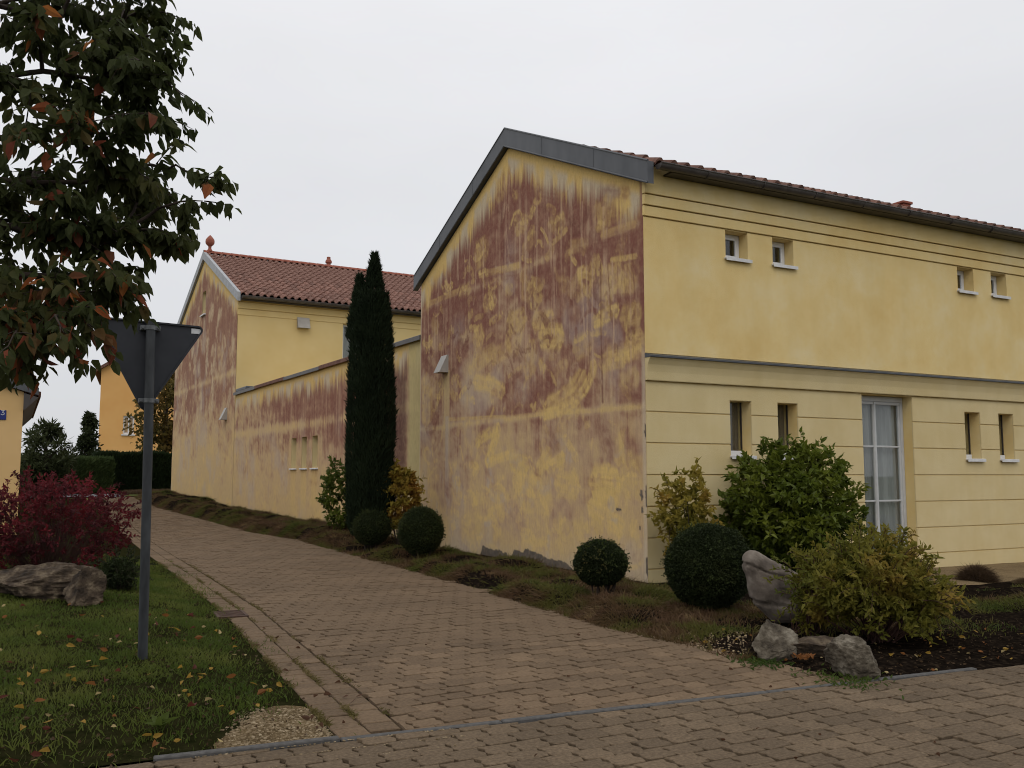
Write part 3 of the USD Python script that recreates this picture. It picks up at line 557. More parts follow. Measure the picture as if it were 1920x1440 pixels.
def wall_grid(ua, ub, nu, nzv, bottom, topf):
    U, T = np.meshgrid(np.linspace(ua, ub, nu), np.linspace(0, 1, nzv), indexing='ij'); Z = bottom + (topf(U) - bottom) * T
    i, j = np.meshgrid(np.arange(nu - 1), np.arange(nzv - 1), indexing='ij')
    q = np.stack([i * nzv + j, i * nzv + j + 1, (i + 1) * nzv + j + 1, (i + 1) * nzv + j], -1).reshape(-1, 4)
    return U, Z, q

# ------------------------------------------------------------------ the near house
YF, YB = 10.559, 18.75                                                # facade, back
YM, ZE, ZA = 14.65, 5.66, 7.46                                        # ridge line, wall height at the eaves and at the apex
XE = 20.2                                                             # right end
gab = lambda y: ZE + (ZA - ZE) * (1 - np.abs(np.asarray(y) - YM) / (YM - YF))
house = thing('yellow_house', 'two storey yellow house in front with a weathered maroon stained gable', 'house')
U, Z, q = wall_grid(YF, YB, 460, 430, -0.3, gab)
u, z = U.ravel(), Z.ravel(); top = gab(u)
def amt(zz, uu):
    return np.interp(zz, [0, 1.0, 1.9, 2.6, 3.4, 4.2, 5.2, 6.5, 7.5], [0.04, 0.14, 0.30, 0.50, 0.47, 0.63, 0.80, 0.90, 0.86]) + 0.10 * sstep(11.6, 10.6, uu) * sstep(2.6, 4, zz)
col = weathered(u, z, top, -0.3, amt, 3, bands=[(5.10, 0.07, 0.26), (2.50, 0.055, 0.34), (5.95, 0.12, 0.10), (4.2, 0.10, 0.10)], vivid=0.95, top_gap=0.34)
def W(cx, cy, k):                                                     # a mark seen on the wall, as (along, height) on its plane
    p = onx(760 + cx / 2.88, 220 + cy / 2.88, XW) if k == 'u' else onx(780 + cx / 3, 640 + cy / 3, XW)
    return (p[1], p[2])
STR = [('u', [(1020, 1105), (1140, 1045)], .26, .95), ('u', [(930, 835), (970, 815), (1018, 840)], .14, .9), ('u', [(930, 865), (970, 848), (1018, 868)], .14, .9), ('u', [(1085, 480), (1075, 560)], .75, .55),
       ('u', [(1060, 640), (1240, 575)], .14, .75), ('u', [(1180, 1080), (1260, 1060)], .42, .7), ('u', [(1090, 840), (1110, 930)], .55, .6), ('u', [(1190, 840), (1215, 900)], .6, .5), ('u', [(690, 900), (705, 1000)], .55, .7),
       ('u', [(740, 1180), (840, 1190)], .5, .9), ('u', [(700, 1110), (790, 1090)], .45, .7), ('u', [(560, 1110), (640, 1090)], .45, .75), ('u', [(430, 1000), (480, 990)], .4, .55), ('u', [(385, 1160), (405, 1220)], .5, .8),
       ('u', [(290, 945), (345, 930)], .3, .6), ('u', [(400, 700), (420, 760)], .7, .5), ('u', [(600, 560), (650, 580)], .4, .5), ('u', [(780, 575), (850, 560)], .35, .6), ('u', [(400, 850), (620, 800)], .16, .7),
       ('u', [(120, 1010), (330, 920)], .14, .55), ('u', [(550, 920), (570, 940)], .3, .6), ('u', [(650, 830), (660, 960)], .5, .45), ('u', [(500, 380), (520, 420)], .5, .4), ('u', [(840, 900), (960, 950)], .3, .4),
       ('u', [(920, 1250), (1000, 1200)], .4, .5), ('u', [(1200, 1250), (1280, 1210)], .45, .8), ('u', [(1060, 1330), (1180, 1300)], .3, .7), ('u', [(560, 1180), (600, 1250)], .5, .5), ('u', [(470, 1300), (560, 1240)], .35, .5),
       ('u', [(880, 700), (980, 690)], .25, .4), ('u', [(1110, 770), (1250, 750)], .10, .8), ('u', [(640, 720), (700, 640)], .3, .35), ('u', [(150, 1100), (170, 1150)], .4, .4),
       ('l', [(1000, 120), (985, 200), (950, 270), (890, 340), (810, 390), (720, 410)], .22, .8), ('l', [(940, 190), (900, 270), (820, 330), (740, 370)], .40, .6), ('l', [(340, 580), (370, 540), (410, 520), (455, 505)], .26, .85),
       ('l', [(460, 480), (430, 600), (400, 690)], .30, .85), ('l', [(400, 690), (460, 660), (520, 640)], .2, .7), ('l', [(540, 670), (620, 700)], .42, .85), ('l', [(690, 720), (750, 620)], .3, .6), ('l', [(740, 710), (830, 650)], .24, .8), ('l', [(820, 640), (815, 700)], .3, .7),
       ('l', [(800, 800), (900, 820)], .5, .65), ('l', [(1000, 790), (1130, 800)], .55, .9), ('l', [(1010, 860), (1130, 890)], .35, .85), ('l', [(1150, 470), (1140, 680)], .26, .6), ('l', [(1065, 700), (1070, 780)], .3, .6), ('l', [(1200, 700), (1240, 820)], .8, .55),
       ('l', [(220, 790), (240, 890)], .5, .6), ('l', [(980, 930), (1100, 1010), (1160, 1060)], .34, .75), ('l', [(1000, 1000), (1040, 1060)], .3, .6), ('l', [(450, 880), (490, 1000)], .26, .6), ('l', [(410, 960), (470, 1080)], .24, .6), ('l', [(330, 920), (350, 1060)], .4, .4),
       ('l', [(560, 790), (700, 820)], .4, .5), ('l', [(600, 900), (760, 920)], .4, .35), ('l', [(820, 1080), (960, 1060)], .4, .4), ('l', [(600, 1150), (760, 1170)], .3, .45), ('l', [(330, 230), (420, 240), (490, 280)], .34, .7), ('l', [(340, 120), (440, 60)], .4, .45),
       ('l', [(640, 20), (660, 140)], .5, .4), ('l', [(1080, 80), (1200, 60)], .35, .5), ('l', [(1160, 240), (1240, 200)], .35, .4), ('l', [(270, 1080), (320, 1130)], .4, .4), ('l', [(60, 220), (60, 440)], .7, .5), ('l', [(160, 440), (500, 425)], .08, .6), ('l', [(500, 425), (1260, 370)], .07, .45)]
for i, (k, pts, w, a) in enumerate(STR):
    pts = [W(*p, k) for p in pts]
    jit = np.array([0.9, 1.0, 1.1][i % 3]); col = stroke(col, u, z, pts, w, YEL * (0.97 + 0.06 * math.sin(i * 2.1)), a * (1.05 if k == 'l' else 0.85), seed=i)
sr = np.random.default_rng(77)
for i in range(520):
    cu, cz = sr.uniform(YF + 0.1, YB - 0.3), sr.uniform(0.2, 6.7)
    if gab(cu) - cz < 0.8: continue
    ang = sr.normal(0.15, 0.5) if sr.random() < .55 else sr.uniform(-1.5, 1.5); L = sr.uniform(0.10, 0.55); cb = sr.normal(0, .12) * L * 2
    r_ = sr.random()
    if cz > 3.2: kcol, aa = (YEL * .97, .66) if r_ < .46 else (MAR * sr.uniform(.75, 1.05), .70) if r_ < .90 else (MAUVE, .45)
    elif cz > 2.0: kcol, aa = (YEL, .6) if r_ < .45 else (MAR2, .5) if r_ < .75 else (MAUVE, .5)
    else: kcol, aa = (YEL * 1.03, .60) if r_ < .58 else (MAUVE, .5) if r_ < .85 else (LILAC, .45)
    ca, sa = math.cos(ang) * L / 2, math.sin(ang) * L / 2
    col = stroke(col, u, z, [(cu - ca, cz - sa), (cu - ca * .3, cz - sa * .3 + cb), (cu + ca * .4, cz + sa * .4 + cb), (cu + ca, cz + sa)], sr.uniform(0.05, 0.22), kcol, aa * sr.uniform(0.5, 1.2), seed=100 + i, soft=.28, crisp=True)
for i in range(95):                                                   # thin pale and dark runs
    cu = sr.uniform(YF + .1, YB - .15); t0 = gab(cu) - sr.uniform(.25, 1.6); L = sr.uniform(.4, 2.4)
    col = stroke(col, u, z, [(cu, t0), (cu + sr.normal(0, .03), t0 - L * .5), (cu + sr.normal(0, .04), t0 - L)], sr.uniform(.025, .06), MAUVE * 1.25 if sr.random() < .6 else MAR * .8, sr.uniform(.3, .7), seed=700 + i, soft=.5)
# dark maroon patches kept
for k, pts, w, a in [('u', [(930, 720), (1080, 690), (1290, 620)], .45, .75), ('u', [(1260, 700), (1280, 950)], .45, .6), ('u', [(130, 1050), (300, 1020), (400, 960)], .5, .55), ('u', [(720, 520), (820, 500)], .3, .6), ('u', [(620, 390), (820, 430)], .3, .5), ('u', [(1080, 390), (1200, 410)], .3, .5), ('u', [(450, 870), (600, 850)], .2, .6), ('u', [(1180, 990), (1230, 1000)], .25, .6), ('u', [(720, 860), (840, 860)], .5, .5),
                     ('l', [(1160, 290), (1265, 330)], .3, .6), ('l', [(1030, 440), (1100, 640)], .45, .5), ('l', [(760, 540), (790, 590)], .5, .5), ('l', [(60, 130), (110, 200)], .5, .6), ('l', [(60, 500), (110, 490)], .25, .6)]:
    col = stroke(col, u, z, [W(*p, k) for p in pts], w, MAR, a, seed=int(w * 100), soft=0.8)
# run below the vent, grime beside it
pv = onx(838, 695, XW)
col = mix(col, (1 - sstep(0.10, 0.17, np.abs(u - pv[1]) + 0.05 * (nz(u, z, 9, 2, 5, 3) - 0.5))) * sstep(1.2, 3.5, z) * (z < pv[2]) * 0.75, np.array([0.56, 0.42, 0.21]))
col = mix(col, (1 - sstep(0.05, 0.12, np.abs(u - pv[1] + 0.02) + 0.08 * (nz(u, z, 9, 2, 6, 3) - 0.5))) * sstep(0.9, 1.7, z) * (z < 2.7) * 0.5, LILAC)
# pale corner beads
col = mix(col, (1 - sstep(0.025, 0.05, YB - u)) * 0.8, PALE * 1.05)
col = mix(col, (1 - sstep(0.05, 0.11, u - YF)) * 0.65 * sstep(3.6, 3.0, z), PALE * 0.95)
col = mix(col, (1 - sstep(0.04, 0.10, u - YF)) * 0.75 * sstep(3.2, 3.8, z), MAR)
col = mix(col, sstep(0.4, 0.0, z) * 0.45, PALE * 0.8)
# plaster fallen off near the ground and flakes near the corner
pa = (onx(900, 1045, XW)[1], onx(1078, 1085, XW)[1])
env_p = np.clip(np.minimum((pa[0] - u) / 0.12, (u - pa[1]) / 0.5), 0, 1)
hgt_p = env_p * (0.05 + 0.20 * nz(u, z * 0, 2.6, 1, 40, 3)) + 0.16 * env_p * (nz(u, z, 8, 8, 41, 3) - 0.45)
bare = (u < pa[0]) & (u > pa[1]) & (z < 0.03 + hgt_p)
col[bare] = GREY * (0.75 + 0.6 * nz(u, z, 18, 18, 42, 3)[bare])[:, None]
for fx, fy, fw, fh in [(1203, 928, .05, .10), (1204, 957, .03, .06), (1218, 935, .03, .25), (1219, 1062, .05, .2), (1200, 990, .03, .04), (1212, 808, .03, .2), (1160, 955, .10, .03)]:
    p = onx(fx, fy, XW); e = ((u - max(p[1], YF + 0.01)) / fw) ** 2 + ((z - p[2]) / fh) ** 2 + 1.2 * (nz(u, z, 20, 20, 43, 3) - 0.5)
    col[e < 0.6] = GREY * 1.1
put('gable_wall', (np.stack([np.full_like(u, XW), u, z], -1), q), 'weathered_plaster', house, smooth=True, color=col, label='gable wall streaked maroon, ochre and grey')
# front wall: the inner leaf with the openings, then plaster bands laid on it
OPEN = []
for x0 in (9.235, 10.170, 14.490, 15.410): OPEN += [(x0, x0 + 0.435, 4.735, 5.160, 'upper'), (x0 + 0.02, x0 + 0.425, 1.785, 2.600, 'slit')]
OPEN.append((12.0, 13.180, 0.05, 2.812, 'door'))
holes = shapely.union_all([sbox(a, c, b, d) for a, b, c, d, _ in OPEN])
fr_front = lambda v: np.stack([v[:, 0], YF + v[:, 2], v[:, 1]], -1)   # (x, z, depth behind facade)
core = sbox(XW + 0.012, -0.3, XE, 5.62).difference(holes)
put('front_wall', MB().poly(core, 0.018, 0.34, fr_front), 'yellow_plaster', house)
def band(name, z0, z1, d0, d1, mat, cut=True, bev=0.006, x0=XW + 0.004):
    pg = sbox(x0, z0, XE, z1)
    if cut: pg = pg.difference(holes)
    if pg.is_empty: return
    put(name, MB().poly(pg, d0, d1, fr_front), mat, house)
band('upper_plaster', 3.215, 5.165, 0.0, 0.0179, 'yellow_plaster')
zs = [-0.28, 0.222, 0.645, 1.075, 1.512, 1.955, 2.392, 2.815]
for a, b in zip(zs[:-1], zs[1:]):
    pg = sbox(XW + 0.004, a + 0.007, XE, b - 0.007).difference(holes)
    for g in getattr(pg, 'geoms', [pg]):
        put('plaster_course', MB().poly(g, 0.005, 0.0179, fr_front).poly(g.buffer(-0.006, join_style='mitre'), 0.0, 0.0052, fr_front), 'pale_yellow_plaster', house)
# stepped cornice under the eaves, moulded band and zinc ledge between the storeys
for z0, z1, d in ((5.178, 5.325, -0.022), (5.337, 5.485, -0.044), (5.497, 5.90, -0.066)):
    put('cornice_band', MB().box(XW - 0.003 + (-0.066 - d) * 0, XE, YF + d, YF + 0.0175, z0, z1, bev=0.006), 'yellow_plaster', house)
prof = np.array([(-0.035, 2.828), (-0.04, 2.84), (-0.045, 2.95), (-0.062, 3.05), (-0.10, 3.115), (-0.12, 3.143), (0.0175, 3.143), (0.0175, 2.828)])
def extr(prof, x0, x1):
    return MB().poly(Polygon(prof), x0, x1, lambda v: np.stack([v[:, 2], YF + v[:, 0], v[:, 1]], -1))
put('moulded_band', extr(prof, XW + 0.002, XE), 'pale_yellow_plaster', house)
put('ledge_flashing', extr(np.array([(-0.145, 3.147), (-0.145, 3.172), (-0.002, 3.208), (-0.002, 3.147)]), XW - 0.004, XE), 'zinc', house)
# other walls and floors so that the house is closed
put('back_wall', MB().box(XW + 0.3, XE, YB - 0.3, YB, -0.3, 5.62), 'yellow_plaster', house)
rg = Polygon([(YF, -0.3), (YB, -0.3), (YB, ZE), (YM, ZA), (YF, ZE)])
put('end_wall', MB().poly(rg, XE - 0.25, XE, lambda v: np.stack([v[:, 2], v[:, 0], v[:, 1]], -1)), 'yellow_plaster', house)
put('inner_wall', MB().poly(rg.buffer(-0.02), XW + 0.03, XW + 0.28, lambda v: np.stack([v[:, 2], v[:, 0], v[:, 1]], -1)).box(XW + 0.3, XE - 0.3, YF + 3.0, YF + 3.1, 0, 5.6), 'dark_inside', house)
put('floor_slab', MB().box(XW + 0.3, XE - 0.3, YF + 0.35, YB - 0.32, 2.85, 3.05).box(XW + 0.3, XE - 0.3, YF + 0.35, YB - 0.32, -0.1, 0.02), 'dark_inside', house)
put('ceiling', MB().box(XW + 0.3, XE - 0.3, YF + 0.35, YB - 0.32, 5.45, 5.55), 'dark_inside', house)
# windows
RC = 0.185
for x0, x1, z0, z1, kind in OPEN:
    y = YF + RC
    def fr(a, b, c, d, t=0.05, dep=0.05):
        return MB().box(a, b, y, y + dep, c, c + t, .004).box(a, b, y, y + dep, d - t, d, .004).box(a, a + t, y + .001, y + dep - .001, c + t, d - t, .004).box(b - t, b, y + .001, y + dep - .001, c + t, d - t, .004)
    if kind != 'door':
        w = thing('window', parent=path_of(house))
        if kind == 'upper':
            put('frame', fr(x0 + .004, x1 - .004, z0 + .012, z1 - .004, .052), 'white_frame', w)
            put('sash', MB().box(x0 + .056, x1 - .056, y - .010, y + .03, z0 + .064, z0 + .094, .004).box(x0 + .056, x1 - .056, y - .010, y + .03, z1 - .086, z1 - .056, .004).box(x0 + .056, x0 + .086, y - .009, y + .029, z0 + .094, z1 - .086, .004).box(x1 - .086, x1 - .056, y - .009, y + .029, z0 + .094, z1 - .086, .004), 'white_frame', w)
            put('pane', MB().box(x0 + .08, x1 - .08, y + .012, y + .018, z0 + .09, z1 - .08), 'pane', w)
        else:
            put('frame', MB().box(x0 + .004, x1 - .004, y, y + .05, z0 + .010, z0 + .085, .004), 'white_frame', w)
            put('side_frame', MB().box(x0 + .004, x0 + .012, y + .02, y + .05, z0 + .085, z1 - .004), 'brown_gutter', w)
            put('side_frame', MB().box(x1 - .014, x1 - .004, y + .02, y + .05, z0 + .085, z1 - .004), 'brown_gutter', w)
            put('pane', MB().box(x0 + .03, x1 - .03, y + .03, y + .036, z0 + .085, z1 - .004), 'pane', w)
            cv, n = [], 24
            xs = np.linspace(x0 - .1, x1 + .1, n); yy = y + 0.12 + 0.015 * np.sin(np.arange(n) * 1.9)
            v = np.vstack([np.c_[xs, yy, np.full(n, z0)], np.c_[xs, yy, np.full(n, z1)]]); k = np.arange(n - 1)
            put('curtain', (v, np.stack([k, k + 1, n + k + 1, n + k], 1)), 'brown_curtain', w, smooth=True)
        put('sill', MB().box(x0 - .025, x1 + .045, YF - .045, y - .002, z0 - .022, z0 + .008, .006).box(x0 - .025, x1 + .045, YF - .052, YF - .044, z0 - .045, z0 + .006, .002), 'sill_white', w)
# French door
dr = thing('door', parent=path_of(house))
x0, x1, z0, z1 = 12.004, 13.176, 0.06, 2.808; y = YF + RC
put('frame', MB().box(x0, x1, y, y + .07, z1 - .085, z1, .006).box(x0, x0 + .06, y + .001, y + .069, z0, z1 - .085, .006).box(x1 - .06, x1, y + .001, y + .069, z0, z1 - .085, .006).box(x0, x1, y - .03, y + .07, z0 - .05, z0 + .02), 'grey_frame', dr)
xm = 12.50
lm = MB()
for a, b in ((x0 + .062, xm - .012), (xm + .012, x1 - .062)):
    lm.box(a, b, y + .008, y + .055, z1 - .135, z1 - .088, .005).box(a, b, y + .008, y + .055, z0 + .02, z0 + .13, .005)
    lm.box(a, a + (.045 if a < xm else .02), y + .009, y + .054, z0 + .13, z1 - .135, .005).box(b - (.045 if b > xm else .02), b, y + .009, y + .054, z0 + .13, z1 - .135, .005)
put('leaf_frame', lm, 'grey_frame', dr)
put('mullion', MB().box(xm - .022, xm + .022, y - .006, y + .056, z0 + .02, z1 - .088, .008), 'grey_frame', dr)
for zz in (1.98, 1.09):
    put('glazing_bar', MB().box(x0 + .107, xm - .036, y + .014, y + .05, zz - .014, zz + .014, .004).box(xm + .036, x1 - .107, y + .014, y + .05, zz - .014, zz + .014, .004), 'grey_frame', dr)
put('pane', MB().box(x0 + .10, xm - .034, y + .03, y + .036, z0 + .12, z1 - .13), 'pane', dr)
put('pane', MB().box(xm + .034, x1 - .10, y + .03, y + .036, z0 + .12, z1 - .13), 'pane', dr)
def drape(xa, xb, z0, z1, y, amp, n=60):
    xs = np.linspace(xa, xb, n); yy = y + amp * np.sin(np.arange(n) * 1.1 + 0.6 * np.sin(np.arange(n) * 0.37))
    v = np.vstack([np.c_[xs, yy, np.full(n, z0)], np.c_[xs, yy, np.full(n, z1)]]); k = np.arange(n - 1)
    return v, np.stack([k, k + 1, n + k + 1, n + k], 1)
put('curtain', drape(12.25, 13.3, 0.05, 2.75, y + 0.10, 0.02), 'curtain_cloth', dr, smooth=True)
# roof: verge boards, tiles, gutter
RS = (ZA - ZE) / (YM - YF)
vb = Polygon([(YF - .24, ZE - .24 * RS + 0.02), (YM, ZA + 0.02), (YB + .24, ZE - .24 * RS + 0.02), (YB + .24, ZE - .24 * RS + .34), (YM, ZA + .36), (YF - .24, ZE - .24 * RS + .34)])
fx_ = lambda v: np.stack([v[:, 2], v[:, 0], v[:, 1]], -1)
put('verge_board', MB().poly(vb, XW - .085, XW + .02, fx_), 'zinc', house)
lip = MB()
for s_ in (-1, 1):
    e = YM + s_ * (YM - YF + .24)
    lip.tube([(XW - .088, e, ZE - .24 * RS + .028), (XW - .088, YM, ZA + .028)], .016, 6)
    lip.tube([(XW - .08, e, ZE - .24 * RS + .345), (XW - .08, YM, ZA + .365)], .018, 6)
    for k in (0.33, 0.72):
        yy = YM + s_ * k * (YM - YF); zz = ZA - RS * abs(yy - YM)
        lip.add(*MB().box(XW - .0885, XW - .084, yy - .012, yy + .012, zz + .02, zz + .355).get())
put('verge_trim', lip, 'zinc', house)
def roof_deck(x0, x1, ya, yb, ym, ze, rs, lift):
    pg = Polygon([(ya, ze - 0.05), (ym, ze + rs * (ym - ya) - 0.05), (yb, ze - 0.05), (yb, ze + lift), (ym, ze + rs * (ym - ya) + lift), (ya, ze + lift)])
    return MB().poly(pg, x0, x1, fx_)
put('roof_deck', roof_deck(XW + .021, XE + .1, YF + .005, YB - .005, YM, ZE + .03, RS, 0.08), 'dark_inside', house)
def tile(w, L, th=0.032, high=0.085):
    """a pantile: a roll beside a shallow pan; x across, y up the slope, z out of the roof"""
    t = np.linspace(0, 1, 9); xs = t * w * 1.04
    zz = np.where(t < 0.62, high * np.sin(np.pi * np.clip(t / 0.62, 0, 1)) ** 0.75, -0.012 * np.sin(np.pi * (t - 0.62) / 0.38))
    n = len(t); rows = []
    for yy, lift in ((0, th + 0.004), (L * 1.06, 0.0)): rows.append(np.c_[xs, np.full(n, yy), zz + lift])
    rows.append(np.c_[xs, np.zeros(n), zz + 0.004 - th * 0.3])
    v = np.vstack(rows); k = np.arange(n - 1)
    return v, np.vstack([np.stack([k, k + 1, n + k + 1, n + k], 1), np.stack([2 * n + k, 2 * n + k + 1, k + 1, k], 1)])
def tile_roof(parent, x0, x1, y_e, z_e, rs, slope_len, up, w, course, mat, rng, singles, frame=None, rolls_first=300):
    """tiles on the slope that rises from (y_e, z_e) in direction up (+1 or -1)"""
    nx_, ny_ = int((x1 - x0) / w), int(math.ceil(slope_len / course)); ca = 1 / math.hypot(1, rs); sa = rs * ca
    tv, tf = tile(w, course); rest = MB(); todo = []
    for j in range(ny_):
        for i in range(nx_): todo.append((i, j))
    left = singles
    for i, j in todo:
        L = 1.0
        v = tv.copy(); v[:, 0] += x0 + i * w + rng.normal(0, .003); yy = v[:, 1] + j * course + rng.normal(0, .006); zz = v[:, 2] + rng.normal(0, .002)
        yy = np.minimum(yy, slope_len)
        p = np.c_[v[:, 0], y_e + up * (yy * ca - zz * sa), z_e + yy * sa + zz * ca]
        f = tf if up > 0 else tf[:, ::-1]
        if left > 0 and singles_ok(i, j, nx_, ny_): put('roof_tile', (p, f), mat, parent, smooth=35); left -= 1
        else: rest.add(p, f)
    if rest.n: put('roof_tiles', rest, mat, parent, kind='stuff', smooth=35)
rt_ = np.random.default_rng(8)
singles_ok = lambda i, j, nx_, ny_: j == 0
zr0 = ZE - .20 * RS + .288
SL = (YM - YF + .20) * math.hypot(1, RS)
RST = 0.415
tile_roof(house, XW + .05, XE + .1, YF - .22, zr0, RST, SL, 1, 0.245, 0.36, 'old_clay_tile', rt_, 60)
tile_roof(house, XW + .05, XE + .1, YB + .22, zr0, RST, SL, -1, 0.245, 0.36, 'old_clay_tile', rt_, 0)
rid = MB()
for k in range(32):
    a = XW - .07 + k * .39
    th = np.linspace(0, np.pi, 8); pr = np.c_[np.cos(th) * .12, np.sin(th) * .10 - .03]
    v = np.vstack([np.c_[np.full(8, a), YM + pr[:, 0] * 1.06, ZA + .19 + pr[:, 1]], np.c_[np.full(8, a + .41), YM + pr[:, 0], ZA + .18 + pr[:, 1]]])
    j = np.arange(7); rid.add(v, np.stack([j, j + 1, 8 + j + 1, 8 + j], 1))
put('ridge_tiles', rid, 'old_clay_tile', house, smooth=35)
def gutter(parent, x0, x1, y, z, r, mat, spacing=1.06, first=0.85, br=True, dirn=-1):
    th = np.linspace(np.pi, 2 * np.pi, 12); n = 12
    o = np.c_[np.cos(th) * r, np.sin(th) * r]; i_ = np.c_[np.cos(th) * (r - .006), np.sin(th) * (r - .006)]
    pr = np.vstack([o, i_[::-1]]); m = len(pr); k = np.arange(m)
    v = np.vstack([np.c_[np.full(m, x), y + pr[:, 0], z + pr[:, 1]] for x in (x0, x1)])
    f = np.stack([k, (k + 1) % m, m + (k + 1) % m, m + k], 1)
    g = MB().add(v, f[:, ::-1]); g.tube([(x0, y - r, z), (x1, y - r, z)], .012, 8)
    for x in (x0, x1):
        v = np.vstack([[x, y, z]] + [[x, y + a, z + b] for a, b in o]); kk = np.arange(1, n); g.add(v, np.stack([kk * 0, kk, kk + 1], 1))
    put('gutter', g, mat, parent, smooth=40)
    x = x0 + first
    while x < x1 and br:
        b = MB(); rr_ = r + .006
        pts = [(x, y + math.cos(t) * rr_, z + math.sin(t) * rr_) for t in np.linspace(np.pi, 2 * np.pi, 10)]
        b.tube(pts, .009, 5)
        put('gutter_bracket', b, mat, parent); x += spacing
gutter(house, XW + .06, XE + .1, YF - .30, 5.855, .078, 'brown_gutter')
gutter(house, XW + .06, XE + .1, YB + .30, 5.855, .078, 'brown_gutter', br=False)
put('eaves_board', MB().box(XW + .32, XE, YF - .27, YF - .068, 5.775, 5.80), 'brown_gutter', house)
# vent hoods
def vent(parent, y, z, w=.30, h=.36, dep=.20, x=XW, ydir=True):
    v = np.array([(0, -w / 2, h / 2), (0, w / 2, h / 2), (0, w / 2, -h / 2), (0, -w / 2, -h / 2), (-dep, -w / 2, -h / 2), (-dep, w / 2, -h / 2), (-.03, -w / 2, h / 2), (-.03, w / 2, h / 2)], float)
    f = np.array([(6, 7, 5), (6, 5, 4), (0, 1, 7), (0, 7, 6), (0, 6, 4), (0, 4, 3), (1, 2, 5), (1, 5, 7), (3, 4, 5), (3, 5, 2)])
    if not ydir: v = np.c_[v[:, 1], v[:, 0], v[:, 2]]; f = f[:, ::-1]; return put('vent_hood', (v + np.array([x, y, z]), f), 'taupe_metal', parent)
    return put('vent_hood', (v + np.array([x, y, z]), f), 'taupe_metal', parent)
p = onx(836, 681, XW); vent(house, p[1] + .02, p[2] - .02)
pc = ony(1692, 380, YM)
put('chimney', MB().box(pc[0] - .13, pc[0] + .13, YM - .13, YM + .13, ZA + .1, pc[2] - .06, .01).box(pc[0] - .17, pc[0] + .17, YM - .16, YM + .16, pc[2] - .06, pc[2], .01), 'terracotta', house)

# ------------------------------------------------------------------ the long low building and the rear house (turned a little)
deg = math.degrees(ROT)
def local(p):
    d = np.asarray(p) - P0; return np.array([d @ RX, d @ RY, d[2]])
def rx(px, py, c=0.0):                                                # a point of the rear wall plane x' = c, in local metres
    d = ray(px, py); o = E0 - P0; t = (c - o @ RX) / (d @ RX); return local(E0 + d * t)
def ry(px, py, c):
    d = ray(px, py); o = E0 - P0; t = (c - o @ RY) / (d @ RY); return local(E0 + d * t)
low = thing('low_building', 'long low stained wall with three slit windows between the two gabled houses', 'building', loc=P0, rz=deg)
LL, LH = 16.55, 4.50
SL_W = []
for ax, bx in ((546.5, 555), (565.5, 574.5), (585.5, 595)):
    a, b = rx(bx, 850)[1], rx(ax, 850)[1]; SL_W.append((a, b))
slot = [(a, b, 1.74, 2.60) for a, b in SL_W]
U, Z, q = wall_grid(0.0, LL, 640, 150, -0.3, lambda t: t * 0 + LH)
u, z = U.ravel(), Z.ravel()
def amt2(zz, uu):
    return np.interp(zz, [0, 1.2, 2.2, 2.7, 3.2, 3.8, 4.3], [-0.05, 0.10, 0.34, 0.50, 0.56, 0.66, 0.66]) * np.interp(uu, [0, 3, 8, 12, 16.5], [1.15, 1.1, 1.05, 0.85, 0.5])
col = weathered(u, z, np.full_like(u, LH), -0.3, amt2, 23, bands=[(3.0, 0.14, 0.40)], vivid=0.8, top_gap=0.30, mauve=.6)
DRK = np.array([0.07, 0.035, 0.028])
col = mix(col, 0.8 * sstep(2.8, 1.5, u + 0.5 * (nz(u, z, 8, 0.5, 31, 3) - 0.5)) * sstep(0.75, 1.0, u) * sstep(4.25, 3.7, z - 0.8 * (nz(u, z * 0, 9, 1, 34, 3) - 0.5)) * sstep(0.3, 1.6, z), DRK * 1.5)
col = mix(col, (1 - sstep(0.65, 0.85, u + 0.2 * (nz(u, z, 5, 0.4, 32, 3) - 0.5))) * 0.85, np.array([0.50, 0.42, 0.20]))
for a, b in SL_W:
    m_ = (b + a) / 2
    col = mix(col, (1 - sstep(0.15, 0.34, np.abs(u - m_) + 0.1 * (nz(u, z, 5, 0.6, 33, 3) - 0.5))) * sstep(0.1, 0.9, z) * (z < 1.75) * 0.5, YEL * 0.95)
hole = np.zeros(len(u), bool)
for a, b, c, d in slot: hole |= (u > a) & (u < b) & (z > c) & (z < d)
q = q[~hole[q].any(1)]
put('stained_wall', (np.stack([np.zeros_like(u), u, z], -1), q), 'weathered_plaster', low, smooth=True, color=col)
du, dz = LL / 639, (LH + 0.3) / 149
for a, b, c, d in slot:
    w = thing('window', parent=path_of(low)); A, B, C, D_ = a - du, b + du, c - dz, d + dz
    o = MB()
    o.box(-.02, .14, A - .05, A + du, C, D_).box(-.02, .14, B - du, B + .05, C, D_)
    v, f = o.get()
    rv = MB().add([(0.003, A, C), (0.003, A, D_), (0.003, B, D_), (0.003, B, C), (.26, A, C), (.26, A, D_), (.26, B, D_), (.26, B, C)], [(0, 1, 5, 4), (1, 2, 6, 5), (2, 3, 7, 6), (3, 0, 4, 7)])
    put('reveal', rv, 'pale_yellow_plaster', w)
    put('frame', MB().box(.20, .24, A + .002, A + .035, C + .02, D_ - .002).box(.20, .24, B - .035, B - .002, C + .02, D_ - .002).box(.20, .24, A + .035, B - .035, C + .02, C + .06).box(.20, .24, A + .035, B - .035, D_ - .04, D_ - .002), 'sill_white', w)
    put('pane', MB().box(.22, .226, A + .03, B - .03, C + .05, D_ - .03), 'pane', w)
    put('sill', MB().box(-.05, .20, A - .05, B + .05, C - .03, C + .012, .006), 'sill_white', w)
